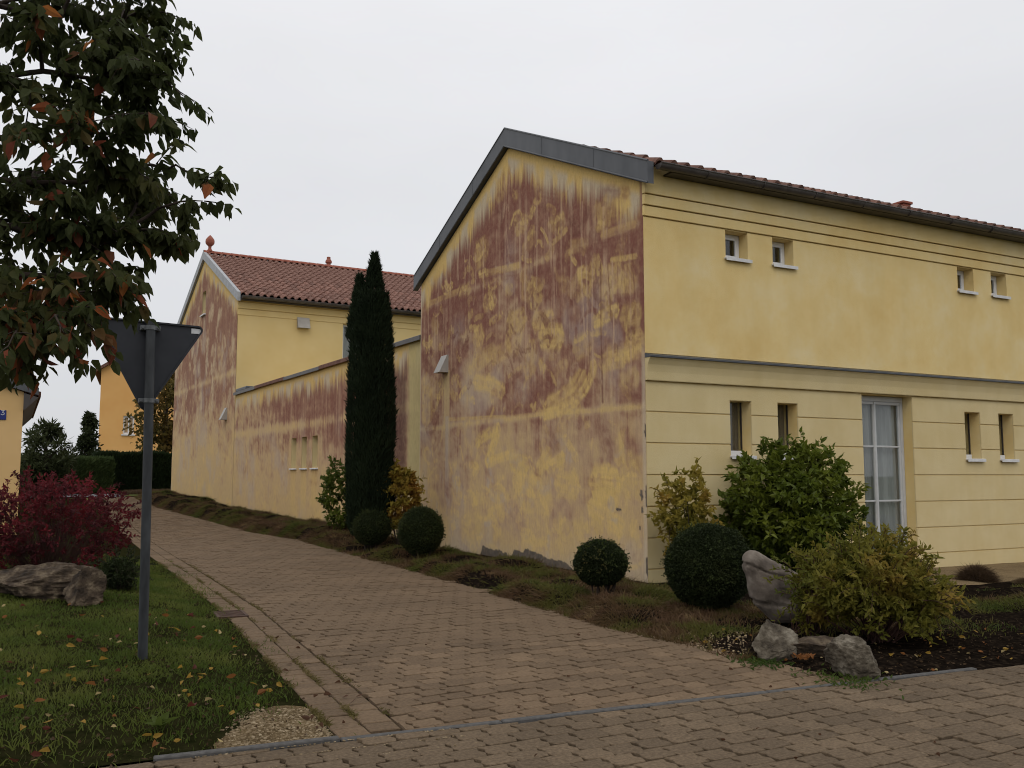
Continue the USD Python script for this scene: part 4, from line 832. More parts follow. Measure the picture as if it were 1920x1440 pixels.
put('back_wall', MB().box(.25, .4, 0.02, LL - .02, -0.3, LH - .1).box(.4, 4.0, 0.02, LL - .02, LH - .35, LH - .12), 'rear_yellow_plaster', low)
y = -0.0; k = 0
rc = np.random.default_rng(4)
while y < LL:
    y2 = min(y + 3.4, LL)
    m = MB(); zz = LH + 0.02 + 0.012 * (k % 2)
    m.add(*MB().box(-.07, .45, y + .002, y2 + .05 if y2 < LL else y2, zz, zz + .05, .01).get()); m.box(-.085, -.06, y + .002, y2 - .002, zz - .06, zz + .035)
    put('coping', m, 'old_clay_tile' if k % 2 else 'brown_gutter', low); y = y2; k += 1
put('roof_flashing', MB().box(.0, .7, LL - 1.5, LL - .02, LH + .085, LH + .20, .02), 'zinc', low)

rear = thing('rear_house', 'taller yellow house behind the low wall, red tiled roof with terracotta finial', 'house', loc=P0, rz=deg)
RA, RB, RM = 16.58, 28.60, 22.58; RZE, RZA = 8.10, 10.82; RRS = (RZA - RZE) / (RM - RA)
gab2 = lambda t: RZE + (RZA - RZE) * (1 - np.abs(np.asarray(t) - RM) / (RM - RA))
U, Z, q = wall_grid(RA, RB, 300, 250, -0.2, gab2)
u, z = U.ravel(), Z.ravel()
def amt3(zz, uu):
    return np.interp(zz, [0, 2.0, 3.4, 4.6, 5.6, 8, 10], [-0.10, 0.06, 0.26, 0.50, 0.58, 0.70, 0.74])
col = weathered(u, z, gab2(u), -0.2, amt3, 43, bands=[(5.4, 0.12, 0.3)], vivid=0.6, top_gap=0.35, mauve=.55)
sr = np.random.default_rng(17)
for i in range(110):
    cu, cz = sr.uniform(RA, RB), sr.uniform(3.8, 8.4); L = sr.uniform(0.2, 0.7)
    col = stroke(col, u, z, [(cu, cz - L / 2), (cu + sr.normal(0, .2), cz + L / 2)], sr.uniform(0.15, 0.6), np.array([0.60, 0.47, 0.30]), sr.uniform(0.3, 0.75), seed=300 + i, soft=0.6)
wy = rx(383, 560)[1]; wz0, wz1 = rx(383, 588)[2], rx(383, 548)[2]
hole = (np.abs(u - wy) < 0.30) & (z > wz0) & (z < wz1)
q = q[~hole[q].any(1)]
put('gable_wall', (np.stack([np.zeros_like(u), u, z], -1), q), 'weathered_plaster', rear, smooth=True, color=col, label='stained gable wall with a small niche window')
w = thing('window', parent=path_of(rear)); A, B, C, D_ = wy - .34, wy + .34, wz0 - .04, wz1 + .04
put('reveal', MB().add([(0.003, A, C), (0.003, A, D_), (0.003, B, D_), (0.003, B, C), (.2, A, C), (.2, A, D_), (.2, B, D_), (.2, B, C)], [(0, 1, 5, 4), (1, 2, 6, 5), (2, 3, 7, 6), (3, 0, 4, 7)]), 'pale_yellow_plaster', w)
put('frame', MB().box(.14, .19, A, B, C, C + .06).box(.14, .19, A, B, D_ - .06, D_).box(.14, .19, A, A + .06, C, D_).box(.14, .19, B - .06, B, C, D_), 'sill_white', w)
put('pane', MB().box(.16, .166, A + .04, B - .04, C + .04, D_ - .04), 'pane', w)
put('sill', MB().box(-.08, .14, A - .08, B + .08, C - .05, C + .012, .008), 'sill_white', w)
XRE = 18.0
fr_r = lambda v: np.stack([v[:, 0], RA + v[:, 2], v[:, 1]], -1)
wA = ry(643, 620, RA); wB = ry(662, 672, RA)
wx0, wx1, wzz0, wzz1 = wA[0], wA[0] + 1.0, 4.9, ry(643, 607, RA)[2]
put('front_wall', MB().poly(sbox(.012, -.2, XRE, RZE - .02).difference(sbox(wx0, wzz0, wx1, wzz1)), 0.0, .3, fr_r), 'rear_yellow_plaster', rear)
gz = [ry(444.5, yy, RA)[2] for yy in (565, 578, 590)]
for (a, b, d) in ((gz[2] + .012, gz[1] - .012, -.022), (gz[1] + .012, gz[0] - .012, -.044), (gz[0] + .012, RZE + .05, -.066)):
    put('cornice_band', MB().box(-.003, XRE, RA + d, RA - .001, a, b, .006), 'rear_yellow_plaster', rear)
w = thing('window', parent=path_of(rear)); y = RA + .16
put('frame', MB().box(wx0, wx1, y, y + .06, wzz0, wzz0 + .08).box(wx0, wx1, y, y + .06, wzz1 - .08, wzz1).box(wx0, wx0 + .08, y, y + .06, wzz0 + .08, wzz1 - .08).box(wx1 - .08, wx1, y, y + .06, wzz0 + .08, wzz1 - .08).box(wx0 + .47, wx0 + .53, y, y + .06, wzz0 + .08, wzz1 - .08), 'white_frame', w)
put('pane', MB().box(wx0 + .05, wx1 - .05, y + .03, y + .036, wzz0 + .05, wzz1 - .05), 'pane', w)
put('curtain', drape(wx0 - .1, wx1 + .1, wzz0, wzz1, y + .2, .02, 30), 'curtain_cloth', w, smooth=True)
rg2 = Polygon([(RA + .02, -.2), (RB - .02, -.2), (RB - .02, RZE - .02), (RM, RZA - .02), (RA + .02, RZE - .02)])
put('inner_wall', MB().poly(rg2, .22, .4, fx_).poly(rg2, XRE - .25, XRE, fx_), 'dark_inside', rear)
put('back_wall', MB().box(.3, XRE, RB - .3, RB, -.2, RZE - .02).box(.4, XRE - .3, RA + .3, RB - .3, 7.6, 7.75), 'rear_yellow_plaster', rear)
vb = Polygon([(RA - .28, RZE - .28 * RRS + .02), (RM, RZA + .02), (RB + .28, RZE - .28 * RRS + .02), (RB + .28, RZE - .28 * RRS + .36), (RM, RZA + .36), (RA - .28, RZE - .28 * RRS + .36)])
put('verge_board', MB().poly(vb, -.10, .02, fx_), 'pale_zinc', rear)
pg = Polygon([(RA - .2, RZE - .2 * RRS + .05), (RM, RZA + .05), (RB + .2, RZE - .2 * RRS + .05), (RB + .2, RZE - .2 * RRS + .22), (RM, RZA + .22), (RA - .2, RZE - .2 * RRS + .22)])
put('roof_deck', MB().poly(pg, .021, XRE, fx_), 'dark_inside', rear)
SL2 = (RM - RA + .26) * math.hypot(1, RRS)
singles_ok = lambda i, j, nx_, ny_: i < 38 and j < 8
tile_roof(rear, .03, XRE, RA - .28, RZE - .28 * RRS + .26, RRS, SL2, 1, 0.268, 0.43, 'clay_tile', rt_, 300)
singles_ok = lambda i, j, nx_, ny_: False
tile_roof(rear, .03, XRE, RB + .28, RZE - .28 * RRS + .26, RRS, SL2, -1, 0.268, 0.43, 'clay_tile', rt_, 0)
rid = MB()
for k in range(46):
    a = -.08 + k * .39; th = np.linspace(0, np.pi, 8); pr = np.c_[np.cos(th) * .13, np.sin(th) * .12 - .03]
    v = np.vstack([np.c_[np.full(8, a), RM + pr[:, 0] * 1.06, RZA + .33 + pr[:, 1]], np.c_[np.full(8, a + .41), RM + pr[:, 0], RZA + .32 + pr[:, 1]]]); j = np.arange(7)
    rid.add(v, np.stack([j, j + 1, 8 + j + 1, 8 + j], 1))
put('ridge_tiles', rid, 'terracotta', rear, smooth=35)
put('finial', MB().lathe([(0, 0), (.13, 0), (.13, .03), (.09, .08), (.065, .14), (.07, .22), (.09, .25), (.14, .29), (.185, .36), (.195, .44), (.18, .52), (.13, .60), (.06, .68), (0, .74)], (.18, RM, RZA + .38), 20), 'terracotta', rear, smooth=40)
pp = ry(616, 500, RM + .4)
put('vent_pipe', MB().lathe([(0, -.3), (.10, -.3), (.10, .25), (.15, .27), (.15, .36), (.11, .42), (.085, .46), (.085, .55), (0, .55)], (pp[0], RM + .4, RZA + .32), 16), 'terracotta', rear, smooth=40)
gutter(rear, .06, XRE, RA - .36, RZE - .28 * RRS + .20, .10, 'brown_gutter', br=False)
put('eaves_board', MB().box(.022, XRE, RA - .26, RA - .07, RZE - .06, RZE + .02), 'brown_gutter', rear)
vp = rx(424, 776); vent(rear, vp[1], vp[2], .34, .46, .24, x=0)
vq = ry(568, 606, RA); vent(rear, RA - .025, vq[2], .48, .42, .18, x=vq[0], ydir=False)

# ------------------------------------------------------------------ far houses
c = far(45, 735, 24.0)
lh = thing('corner_house', 'tan house at the left edge with a blue number plate', 'house', loc=(c[0], c[1], 0.1))
zc = c[2] - .1
fl = lambda v: np.stack([v[:, 0], v[:, 2], v[:, 1]], -1)
gp_ = Polygon([(-9, -.3), (0, -.3), (0, zc), (-4.5, zc + 1.3), (-9, zc)])
put('gable_wall', MB().poly(gp_, 0, .3, fl), 'tan_plaster', lh)
put('side_wall', MB().box(-.3, -.003, .3, 9, -.3, zc).box(-9, -8.7, .3, 9, -.3, zc), 'tan_plaster', lh)
put('verge_board', MB().poly(Polygon([(-4.5, zc + 1.32), (.30, zc - .09 + .02), (.30, zc + .10), (-4.5, zc + 1.48), (-9.3, zc + .1), (-9.3, zc - .07)]), -.12, .02, fl), 'zinc', lh)
put('roof', MB().poly(Polygon([(-4.5, zc + 1.30), (.35, zc - .10), (.35, zc + .02), (-4.5, zc + 1.44), (-9.35, zc + .02), (-9.35, zc - .10)]), .021, 9.2, fl), 'old_clay_tile', lh)
put('soffit', MB().poly(Polygon([(.0, zc - .42), (.02, zc - .42), (.30, zc - .12), (0, zc - .03)]), -.10, 9, fl), 'brown_gutter', lh)
pl_ = far(-14, 779, 23.97) - np.array([c[0], c[1], .1]); pr_ = far(11.5, 779, 23.97) - np.array([c[0], c[1], .1])
plate = thing('number_plate', parent=path_of(lh))
zt, zb_ = far(6, 769, 24)[2] - .1, far(6, 787, 24)[2] - .1
put('plate', MB().box(pl_[0], pr_[0], -.02, -.002, zb_, zt, .004), 'blue_plate', plate)
def text(parent, s, h, x, z, y, mat='sticker', name='lettering'):
    t = meshkit.text_mesh(s, h, depth=.003); v = np.array(t.vertices)
    put(name, (np.c_[v[:, 0] + x, y - v[:, 2], v[:, 1] + z], np.array(t.faces)), mat, parent)
text(plate, '3', .11, pr_[0] - .118, zb_ + .105, -.021)
oh = thing('orange_house', 'orange rendered house far behind the dark hedge', 'house')
a = far(183, 858, 75.0); zt = far(185, 692, 75)[2]
b = far(330, 858, 75.0)
ov = lambda v: np.stack([a[0] + v[:, 0] * (b - a)[0] / np.hypot(*(b - a)[:2]) - v[:, 2] * (b - a)[1] / np.hypot(*(b - a)[:2]), a[1] + v[:, 0] * (b - a)[1] / np.hypot(*(b - a)[:2]) + v[:, 2] * (b - a)[0] / np.hypot(*(b - a)[:2]), v[:, 1]], -1)
GW = 9.0
gpo = Polygon([(0, .2), (GW, .2), (GW, zt), (GW / 2, zt + 3.0), (0, zt)])
wl, wr = [], []
def opx(px, py): 
    p = far(px, py, 75.0) - a; e = (b - a)[:2] / np.hypot(*(b - a)[:2]); return float(p[:2] @ e), float(p[2] + a[2])
w1 = [opx(230, 814), opx(252, 780)]; w2 = [opx(227, 880), opx(242, 855)]
put('gable_wall', MB().poly(gpo.difference(sbox(w1[0][0], w1[0][1], w1[1][0], w1[1][1])).difference(sbox(w2[0][0], w2[0][1], w2[1][0], w2[1][1])), 0, .3, ov), 'orange_plaster', oh)
put('side_wall', MB().poly(sbox(.01, .2, GW - .01, zt), .31, 10, ov), 'orange_plaster', oh)
put('roof', MB().poly(Polygon([(-.45, zt - .28), (GW / 2, zt + 3.02), (GW + .45, zt - .28), (GW + .45, zt - .05), (GW / 2, zt + 3.3), (-.45, zt - .05)]), -.35, 10.4, ov), 'old_clay_tile', oh)
for ww in (w1, w2):
    w = thing('window', parent=path_of(oh)); x0, z0, x1, z1 = *ww[0], *ww[1]
    put('frame', MB().poly(sbox(x0, z0, x1, z1).difference(sbox(x0 + .1, z0 + .12, (x0 + x1) / 2 - .04, z1 - .12)).difference(sbox((x0 + x1) / 2 + .04, z0 + .12, x1 - .1, z1 - .12)), .10, .18, ov), 'white_frame', w)
    put('pane', MB().poly(sbox(x0 + .05, z0 + .05, x1 - .05, z1 - .05), .14, .15, ov), 'pane', w)
    put('sill', MB().poly(sbox(x0 - .1, z0 - .1, x1 + .1, z0 - .003), -.1, .1, ov), 'sill_white', w)
put('annexe', MB().poly(sbox(GW + .02, .2, GW + 6, 3.6), 1.5, 9, ov), 'orange_plaster', oh)

# ------------------------------------------------------------------ traffic sign seen from behind
sign = thing('traffic_sign', 'triangular traffic sign seen from behind on a grey pole in the lawn', 'traffic sign')
B0, B1 = onz(268, 1240, 0.03), np.array([0.968, 8.265, 2.79])
put('pole', MB().tube([B0 - [0, 0, .3], B0 * .5 + B1 * .5, B1], .0375, 20), 'galvanised', sign, smooth=40)
put('pole_cap', MB().lathe([(0.0405, -.03), (.0405, .008), (.03, .018), (0, .02)], B1, 20), 'sign_back', sign, smooth=40)
S = 0.90; Hh = S * math.sqrt(3) / 2; tri = Polygon([(-S / 2, 0), (S / 2, 0), (0, -Hh)])
r_ = .035; tri = tri.buffer(-r_).buffer(r_, quad_segs=10)
ctr = np.array([B1[0] + .003, B1[1] + .062, 2.795])
tilt = math.radians(1.6)
fs = lambda v: ctr + np.stack([v[:, 0] * math.cos(tilt) + v[:, 1] * math.sin(tilt), v[:, 2], -v[:, 0] * math.sin(tilt) + v[:, 1] * math.cos(tilt)], -1)
put('plate', MB().poly(tri, .0, .004, fs), 'sign_back', sign)
put('rim', MB().poly(tri.buffer(.004).difference(tri.buffer(-.010)), -.014, .006, fs), 'sign_back', sign)
put('sticker', MB().poly(sbox(.335, -.065, .425, -.022), -.0025, -.0004, fs), 'sticker', sign)
for zz in (-.06, -.675):
    cl = thing('clamp', parent=path_of(sign)); tpar = (2.795 + zz - B0[2]) / (B1[2] - B0[2]); cc = B0 + (B1 - B0) * tpar
    put('band', MB().lathe([(.0385, -.018), (.043, -.018), (.043, .018), (.0385, .018), (.0385, -.018)], cc, 20), 'dull_steel', cl, smooth=40)
    for s_ in (-1, 1):
        put('lug', MB().box(cc[0] + s_ * .058 - .022, cc[0] + s_ * .058 + .022, cc[1] + .008, cc[1] + .016, cc[2] - .017, cc[2] + .017, .003).box(cc[0] + s_ * .058 - .022, cc[0] + s_ * .058 + .022, cc[1] + .036, cc[1] + .060, cc[2] - .02, cc[2] + .02, .003), 'dull_steel', cl)
        put('bolt', MB().tube([(cc[0] + s_ * .062, cc[1] - .006, cc[2]), (cc[0] + s_ * .062, cc[1] + .05, cc[2])], .009, 6), 'dull_steel', cl)

# ------------------------------------------------------------------ foliage tools
def leaves(P, D, L, W, rng, droop=0.25, fold=0.25, shape='ovate'):
    """P base, D axis (unit) ; every leaf a folded blade with pointed tip"""
    P, D = np.asarray(P, float), np.asarray(D, float); n = len(P); D = D / (np.linalg.norm(D, axis=1, keepdims=True) + 1e-9)
    R = rng.normal(0, 1, (n, 3)) + np.array([0, 0, 1.2]); S = np.cross(D, R); S /= np.linalg.norm(S, axis=1, keepdims=True) + 1e-9; N = np.cross(S, D)
    L, W = np.broadcast_to(L, (n,))[:, None], np.broadcast_to(W, (n,))[:, None]
    if shape == 'ovate': T = [(0, 0, 0), (.30, .46, fold), (.30, -.46, fold), (.66, .36, fold * .7 - droop * .5), (.66, -.36, fold * .7 - droop * .5), (1, 0, -droop), (.45, 0, -.02)]; Fc = [(0, 1, 6), (0, 6, 2), (1, 3, 6), (6, 4, 2), (3, 5, 6), (6, 5, 4)]
    else: T = [(0, 0, 0), (.5, .5, fold), (.5, -.5, fold), (1, 0, -droop)]; Fc = [(0, 1, 2), (1, 3, 2)]
    cu = rng.normal(0, .22, (n, 1)); tw = rng.normal(0, .25, (n, 1))
    v = np.stack([P + D * (t * L) + S * (s_ * W) + N * (h * W + (cu * t * t + tw * t * s_) * W) for t, s_, h in T], 1).reshape(-1, 3); k = len(T)
    return v, (np.array(Fc)[None] + (np.arange(n) * k)[:, None, None]).reshape(-1, 3)
def unit(a): return a / (np.linalg.norm(a, axis=-1, keepdims=True) + 1e-9)
def sphere_dirs(n, rng): return unit(rng.normal(0, 1, (n, 3)))
def bumpy(d, amp, seed, f=2.2): return 1 + amp * (meshkit.fbm(d * f + 10, 3, seed) - 0.5) * 2
def bush(name, label, cat, c, rad, tips, per, L, W, mat, seed, stems=9, bark='bark', amp=0.3, hollow=0.45, zmin=-0.95, group=None, upw=0.35, twig=0.1, shape='ovate', stem_r=0.012, shoots=0.16, shoot=0.22):
    rng = np.random.default_rng(seed); c, rad = np.asarray(c, float), np.asarray(rad, float)
    o = thing(name, label, cat, group=group, loc=(c[0], c[1], ground(c[0], c[1])))
    cz = np.array([0, 0, c[2] - ground(c[0], c[1])])
    d = sphere_dirs(tips, rng); d = d[d[:, 2] > zmin]; rr_ = (hollow + (1 - hollow) * rng.random(len(d)) ** 0.45) * bumpy(d, amp, seed)
    tp = cz + d * rr_[:, None] * rad; tp[:, 2] = np.maximum(tp[:, 2], 0.03)
    ax = unit(d * 0.8 + np.array([0, 0, upw]) + rng.normal(0, 0.35, d.shape))
    t = np.repeat(np.arange(len(tp)), per); k = rng.random(len(t))
    P = tp[t] - ax[t] * (k * twig)[:, None] + rng.normal(0, 0.012, (len(t), 3))
    D = unit(ax[t] * rng.uniform(0.2, 1.0, (len(t), 1)) + unit(rng.normal(0, 1, (len(t), 3))) * 0.9)
    m = MB(); ns = int(len(tp) * shoots)
    if ns:
        P_, D_ = [P], [D]
        for i in rng.choice(len(tp), ns, replace=False):
            if d[i, 2] < -.3: continue
            b0 = cz + d[i] * rad * bumpy(d[i:i + 1], amp, seed)[0] * .9; b0[2] = max(b0[2], .05); dr0 = unit(d[i] * .9 + np.array([0, 0, .5]) + rng.normal(0, .35, 3)); Ls = shoot * rng.uniform(.4, 1.3); kk = np.arange(0.02, Ls, L * .28)
            pp_ = b0 + dr0 * kk[:, None] - np.array([0, 0, .35]) * (kk[:, None] ** 2) / shoot; m.tube(pp_[[0, len(pp_) // 2, -1]], [.004, .003, .002], 4, cap=False)
            P_.append(pp_); D_.append(unit(dr0 * .6 + unit(rng.normal(0, 1, pp_.shape)) * .9))
        P, D = np.vstack(P_), np.vstack(D_)
    nl = len(P)
    put('foliage', leaves(P, D, L * rng.uniform(.65, 1.2, nl), W * rng.uniform(.7, 1.2, nl), rng, shape=shape), mat, o, kind='stuff')
    for i in rng.choice(len(tp), min(stems * 4, len(tp)), replace=False):
        b = np.r_[rng.normal(0, 0.07, 2) * rad[0], -0.03]; e = tp[i]; mid_ = b * .45 + e * .55 + np.r_[rng.normal(0, .05, 2), -0.06 * rad[2]]
        pts = np.array([b, b * .7 + mid_ * .3 + rng.normal(0, .015, 3), mid_, (mid_ + e) / 2 + rng.normal(0, .02, 3), e]); r0 = stem_r * rng.uniform(.5, 1.2)
        m.tube(pts, np.linspace(r0, r0 * .25, 5), 5, cap=False)
    put('stems', m, bark, o, smooth=True)
    return o
def topiary(label, c, r, seed, squash=1.0, stem_h=0.0, n=9000, L=0.03, W=0.017, group='clipped box balls'):
    rng = np.random.default_rng(seed); c = np.asarray(c, float); g0 = float(ground(c[0], c[1])) + 0.04
    o = thing('box_ball', label, 'topiary', group=group, loc=(c[0], c[1], g0)); cz = np.array([0, 0, c[2] - g0]); R = np.array([r, r, r * squash])
    ico = trimesh.creation.icosphere(4); d = np.array(ico.vertices)
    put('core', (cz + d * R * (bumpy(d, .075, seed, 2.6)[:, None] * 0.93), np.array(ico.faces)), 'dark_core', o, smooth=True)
    d = sphere_dirs(n, rng); d = d[d[:, 2] > -0.95]; P = cz + d * R * (bumpy(d, .075, seed, 2.6) * rng.uniform(.90, 1.0, len(d)))[:, None]
    D = unit(d * 0.7 + rng.normal(0, .6, d.shape) + [0, 0, .3])
    put('foliage', leaves(P, D, L * rng.uniform(.7, 1.2, len(d)), W, rng, shape='thin'), 'box_leaf', o, kind='stuff')
    sd = sphere_dirs(260, rng); sd = sd[sd[:, 2] > -.3]; sp = cz + sd * R * bumpy(sd, .075, seed, 2.6)[:, None]; kk = np.repeat(np.arange(len(sp)), 5); tt = np.tile(np.linspace(.0, .045, 5), len(sp))[:, None]
    put('stray_shoots', leaves(sp[kk] + unit(sd[kk] + rng.normal(0, .3, (len(sp), 3))[kk]) * tt, unit(sd[kk] + rng.normal(0, .8, (len(kk), 3))), L * .9, W, rng, shape='thin'), 'box_shoot', o, kind='stuff')
    m = MB()
    for k in range(11):
        a = rng.uniform(0, 6.28); e = cz + np.array([math.cos(a), math.sin(a), 0]) * r * rng.uniform(.3, .72) - [0, 0, r * squash * .55]; b = np.array([math.cos(a) * .07, math.sin(a) * .07, -.08])
        m.tube([b, (b + e) / 2 + rng.normal(0, .02, 3), e], [.013, .011, .008], 5, cap=False)
    put('stems', m, 'bark', o, smooth=True)
    return o
def pxr_(px, py, r): return far(px, py, r)

# topiary balls
def ball(label, px, py, base_py, rpx, rpy, seed, z=0.08, **k):
    b = onz(px, base_py, z); r = math.hypot(b[0], b[1]); c = far(px, py, r); dep = (c - E0) @ FW
    return topiary(label, c, rpx * dep / F, seed, squash=rpy / rpx, **k)
ball('dark clipped box ball standing directly in front of the cypress foot', 697, 990, 1030, 35, 33, 1, n=9000)
ball('dark clipped box ball against the gable wall right of the cypress', 789, 996, 1046, 42, 45, 2, n=12000)
ball('small clipped box ball on bare stems before the gable wall', 1126, 1056, 1122, 49, 42, 3, n=15000, L=.027, W=.015)
ball('largest clipped box ball behind the carved boulder', 1330, 1062, 1140, 82, 78, 4, n=30000, L=.027, W=.015)

# cypress
cy = onz(692, 1025, .1); cr = math.hypot(cy[0], cy[1]); dep = (far(692, 800, cr) - E0) @ FW; mpp = dep / F
rngc = np.random.default_rng(9)
cyp = thing('cypress', 'tall narrow dark cypress with two tips before the low stained wall', 'tree', loc=(cy[0], cy[1], 0.05))
def cyp_r(zf): return .89 * np.interp(zf, [0, .04, .12, .25, .4, .55, .7, .8, .88, .94, 1], [.36, .47, .52, .52, .51, .49, .44, .39, .31, .19, .05])
leadA = (far(690, 470, cr) - far(692, 800, cr)); HT = (1020 - 468) * mpp
side = RT
def column(base, Hc, rf, n, seed, lean):
    r_ = np.random.default_rng(seed); zf = r_.random(n) ** 0.9; a = r_.uniform(0, 6.283, n); rad = rf(zf) * (0.78 + .22 * r_.random(n) ** .5)
    rad *= 1 + .16 * (meshkit.fbm(np.c_[np.cos(a) * 1.6, np.sin(a) * 1.6, zf * 7], 3, seed) - .5) * 2
    P = base + np.c_[np.cos(a) * rad, np.sin(a) * rad, zf * Hc] + lean * zf[:, None]
    D = unit(np.c_[np.cos(a) * .42, np.sin(a) * .42, np.ones(n)] + r_.normal(0, .22, (n, 3)))
    return P, D
P1, D1 = column(np.array([0, 0, .25]), HT * .82, lambda t: cyp_r(t * .87), 26000, 1, np.zeros(3))
pA = side * ((690 - 692) * mpp); pB = side * ((667 - 692) * mpp)
P2, D2 = column(np.array([0, 0, HT * .70]) + pA + side * .03, HT * .30, lambda t: .36 * (1 - t ** 1.15) + .012, 6500, 2, side * .02)
P3, D3 = column(np.array([0, 0, HT * .70]) + pB + side * .02, HT * .225, lambda t: .24 * (1 - t ** 1.3) + .015, 3800, 3, side * -.02)
P, D = np.vstack([P1, P2, P3]), np.vstack([D1, D2, D3]); n = len(P)
put('foliage', leaves(P, D, rngc.uniform(.07, .17, n), rngc.uniform(.014, .028, n), rngc, shape='thin', droop=0), 'cypress_leaf', cyp, kind='stuff')
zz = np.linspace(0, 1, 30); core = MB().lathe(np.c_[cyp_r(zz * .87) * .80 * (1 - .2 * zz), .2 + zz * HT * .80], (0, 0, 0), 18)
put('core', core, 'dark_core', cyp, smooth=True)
put('trunk', MB().tube([(0, 0, -.1), (0, 0, 1.0)], [.10, .08], 10), 'bark', cyp, smooth=True)

# bushes
def bush_px(name, label, cat, px, py, wpx, hpx, base_py, tips, per, L, W, mat, seed, z=0.05, depth_scale=1.0, back=0.0, **k):
    b = onz(px, base_py, z); r = math.hypot(b[0], b[1]) + back; c = far(px, py, r); dep = (c - E0) @ FW
    return bush(name, label, cat, c, (wpx * dep / F / 2, wpx * dep / F / 2 * depth_scale, hpx * dep / F / 2), tips, per, L, W, mat, seed, **k)
bush_px('laurel', 'green laurel shrub leaning out left of the cypress', 'shrub', 640, 935, 78, 160, 1008, 230, 12, .115, .052, 'laurel_leaf', 31, amp=.25, stems=3)
bush_px('yellow_shrub', 'yellow green shrub between the cypress and the gable wall', 'shrub', 750, 935, 74, 140, 1030, 300, 12, .10, .052, 'yellowing_leaf', 32, amp=.28, stems=3)
bush_px('yellow_shrub', 'sparse yellow shrub at the corner of the gable house', 'shrub', 1287, 965, 112, 175, 1100, 230, 10, .085, .046, 'yellowing_leaf', 33, amp=.3, hollow=.3, stems=4, twig=.06)
bush_px('laurel', 'big round green shrub in front of the slit windows', 'shrub', 1482, 965, 252, 285, 1095, 900, 14, .105, .056, 'laurel_leaf', 34, amp=.24, hollow=.25, back=.35, stems=3)
bush_px('spirea', 'spreading yellow green shrub behind the three pale rocks', 'shrub', 1640, 1110, 300, 205, 1200, 1000, 14, .062, .028, 'spirea_leaf', 35, amp=.42, hollow=.3, bark='red_bark', stems=16, depth_scale=.8, zmin=-.62, shoots=.3)
bush_px('spirea', 'small yellow shoots covering the end of the carved boulder', 'shrub', 1518, 1110, 80, 185, 1190, 110, 13, .058, .024, 'spirea_leaf', 36, amp=.3, hollow=.3, bark='red_bark')
bush_px('red_shrub', 'crimson leaved shrub behind the long rock on the lawn', 'shrub', 95, 990, 300, 200, 1075, 1050, 8, .070, .030, 'red_leaf', 37, amp=.26, hollow=.3, bark='red_bark', stems=110, z=.12, zmin=-.75, depth_scale=.7, stem_r=.006, shoots=.2, shoot=.25)
bush_px('box_shrub', 'small dark green box shrub between the long rock and the pole', 'shrub', 222, 1075, 72, 70, 1108, 420, 12, .03, .016, 'box_leaf', 38, amp=.12, hollow=.5, z=.12)

# ------------------------------------------------------------------ rocks
def rock(name, label, c, r, seed, mat, amp=.35, cuts=9, rz=0.0, sub=5):
    rng = np.random.default_rng(seed); ico = trimesh.creation.icosphere(sub); v = np.array(ico.vertices)
    for _ in range(cuts):
        nrm = unit(rng.normal(0, 1, 3) + [0, 0, .25]); h = rng.uniform(.42, .80); d = v @ nrm; v = v - np.maximum(0, d - h)[:, None] * nrm * .97
    ridge = np.abs(meshkit.fbm(v * 2.6 + seed * 1.7, 5, seed + 4) - .5) * 2
    v = v * (1 + amp * (meshkit.fbm(v * 1.8 + seed, 5, seed) - .5) - .22 * ridge + .16 * (meshkit.fbm(v * 6 + seed, 4, seed + 1) - .5) + .07 * (meshkit.fbm(v * 17 + seed, 3, seed + 2) - .5))[:, None] * np.asarray(r) * 1.06
    ca, sa = math.cos(rz), math.sin(rz); v = np.c_[v[:, 0] * ca - v[:, 1] * sa, v[:, 0] * sa + v[:, 1] * ca, v[:, 2]]
    return put(name, (v + np.asarray(c), np.array(ico.faces)), mat, smooth=28, label=label, cat='rock')
def rk(label, px, py_base, wpx, hpx, seed, mat, dpt=.8, z=0.0, **k):
    b = onz(px, py_base, z); dep = (b - E0) @ FW; w, h = wpx * dep / F / 2, hpx * dep / F
    return rock('rock', label, b + np.array([0, 0, h * .42]), (w, w * dpt, h * .62), seed, mat, rz=-YAW, **k)
rk('pale grey upright rock, leftmost of the three at the bed corner', 1452, 1236, 88, 72, 61, 'limestone', z=0.0)
rk('low brown rock lying between the two pale rocks', 1535, 1238, 140, 52, 62, 'brown_rock', z=0.0, dpt=.5)
rk('pale pointed rock at the bed corner, rightmost of the three', 1605, 1268, 118, 72, 63, 'limestone', z=0.0, dpt=.7)
rk('long brown pitted rock lying under the crimson shrub', 75, 1125, 235, 70, 64, 'brown_rock', z=.12, dpt=.35, cuts=5)
rk('dark squared rock at the right end of the long rock', 152, 1132, 84, 66, 65, 'brown_rock', z=.12, dpt=.8, cuts=8)
# carved boulder
import manifold3d as m3
bb = onz(1450, 1172, .05); bd = math.hypot(bb[0], bb[1])
def bp(cx, cy, off=0.0): return far(1360 + cx / 5.144, 1000 + cy / 5.144, bd + off)
mp = ((bb - E0) @ FW) / F / 5.144
sph = lambda p, r: m3.Manifold.sphere(r, 20).translate(p.tolist())
ch = [(bp(258, 262), 98 * mp), (bp(300, 330, .05), 135 * mp), (bp(470, 430, .1), 150 * mp), (bp(640, 530, .1), 165 * mp), (bp(900, 590, .1), 150 * mp)]
ch2 = [(bp(300, 360, .05), 118 * mp), (bp(400, 560, .08), 185 * mp), (bp(520, 720, .1), 150 * mp), (bp(760, 700, .1), 170 * mp)]
mm = m3.Manifold()
for chn in (ch, ch2):
    for (p_, r1), (q_, r2) in zip(chn[:-1], chn[1:]): mm = mm + m3.Manifold.batch_hull([sph(p_, r1), sph(q_, r2)])
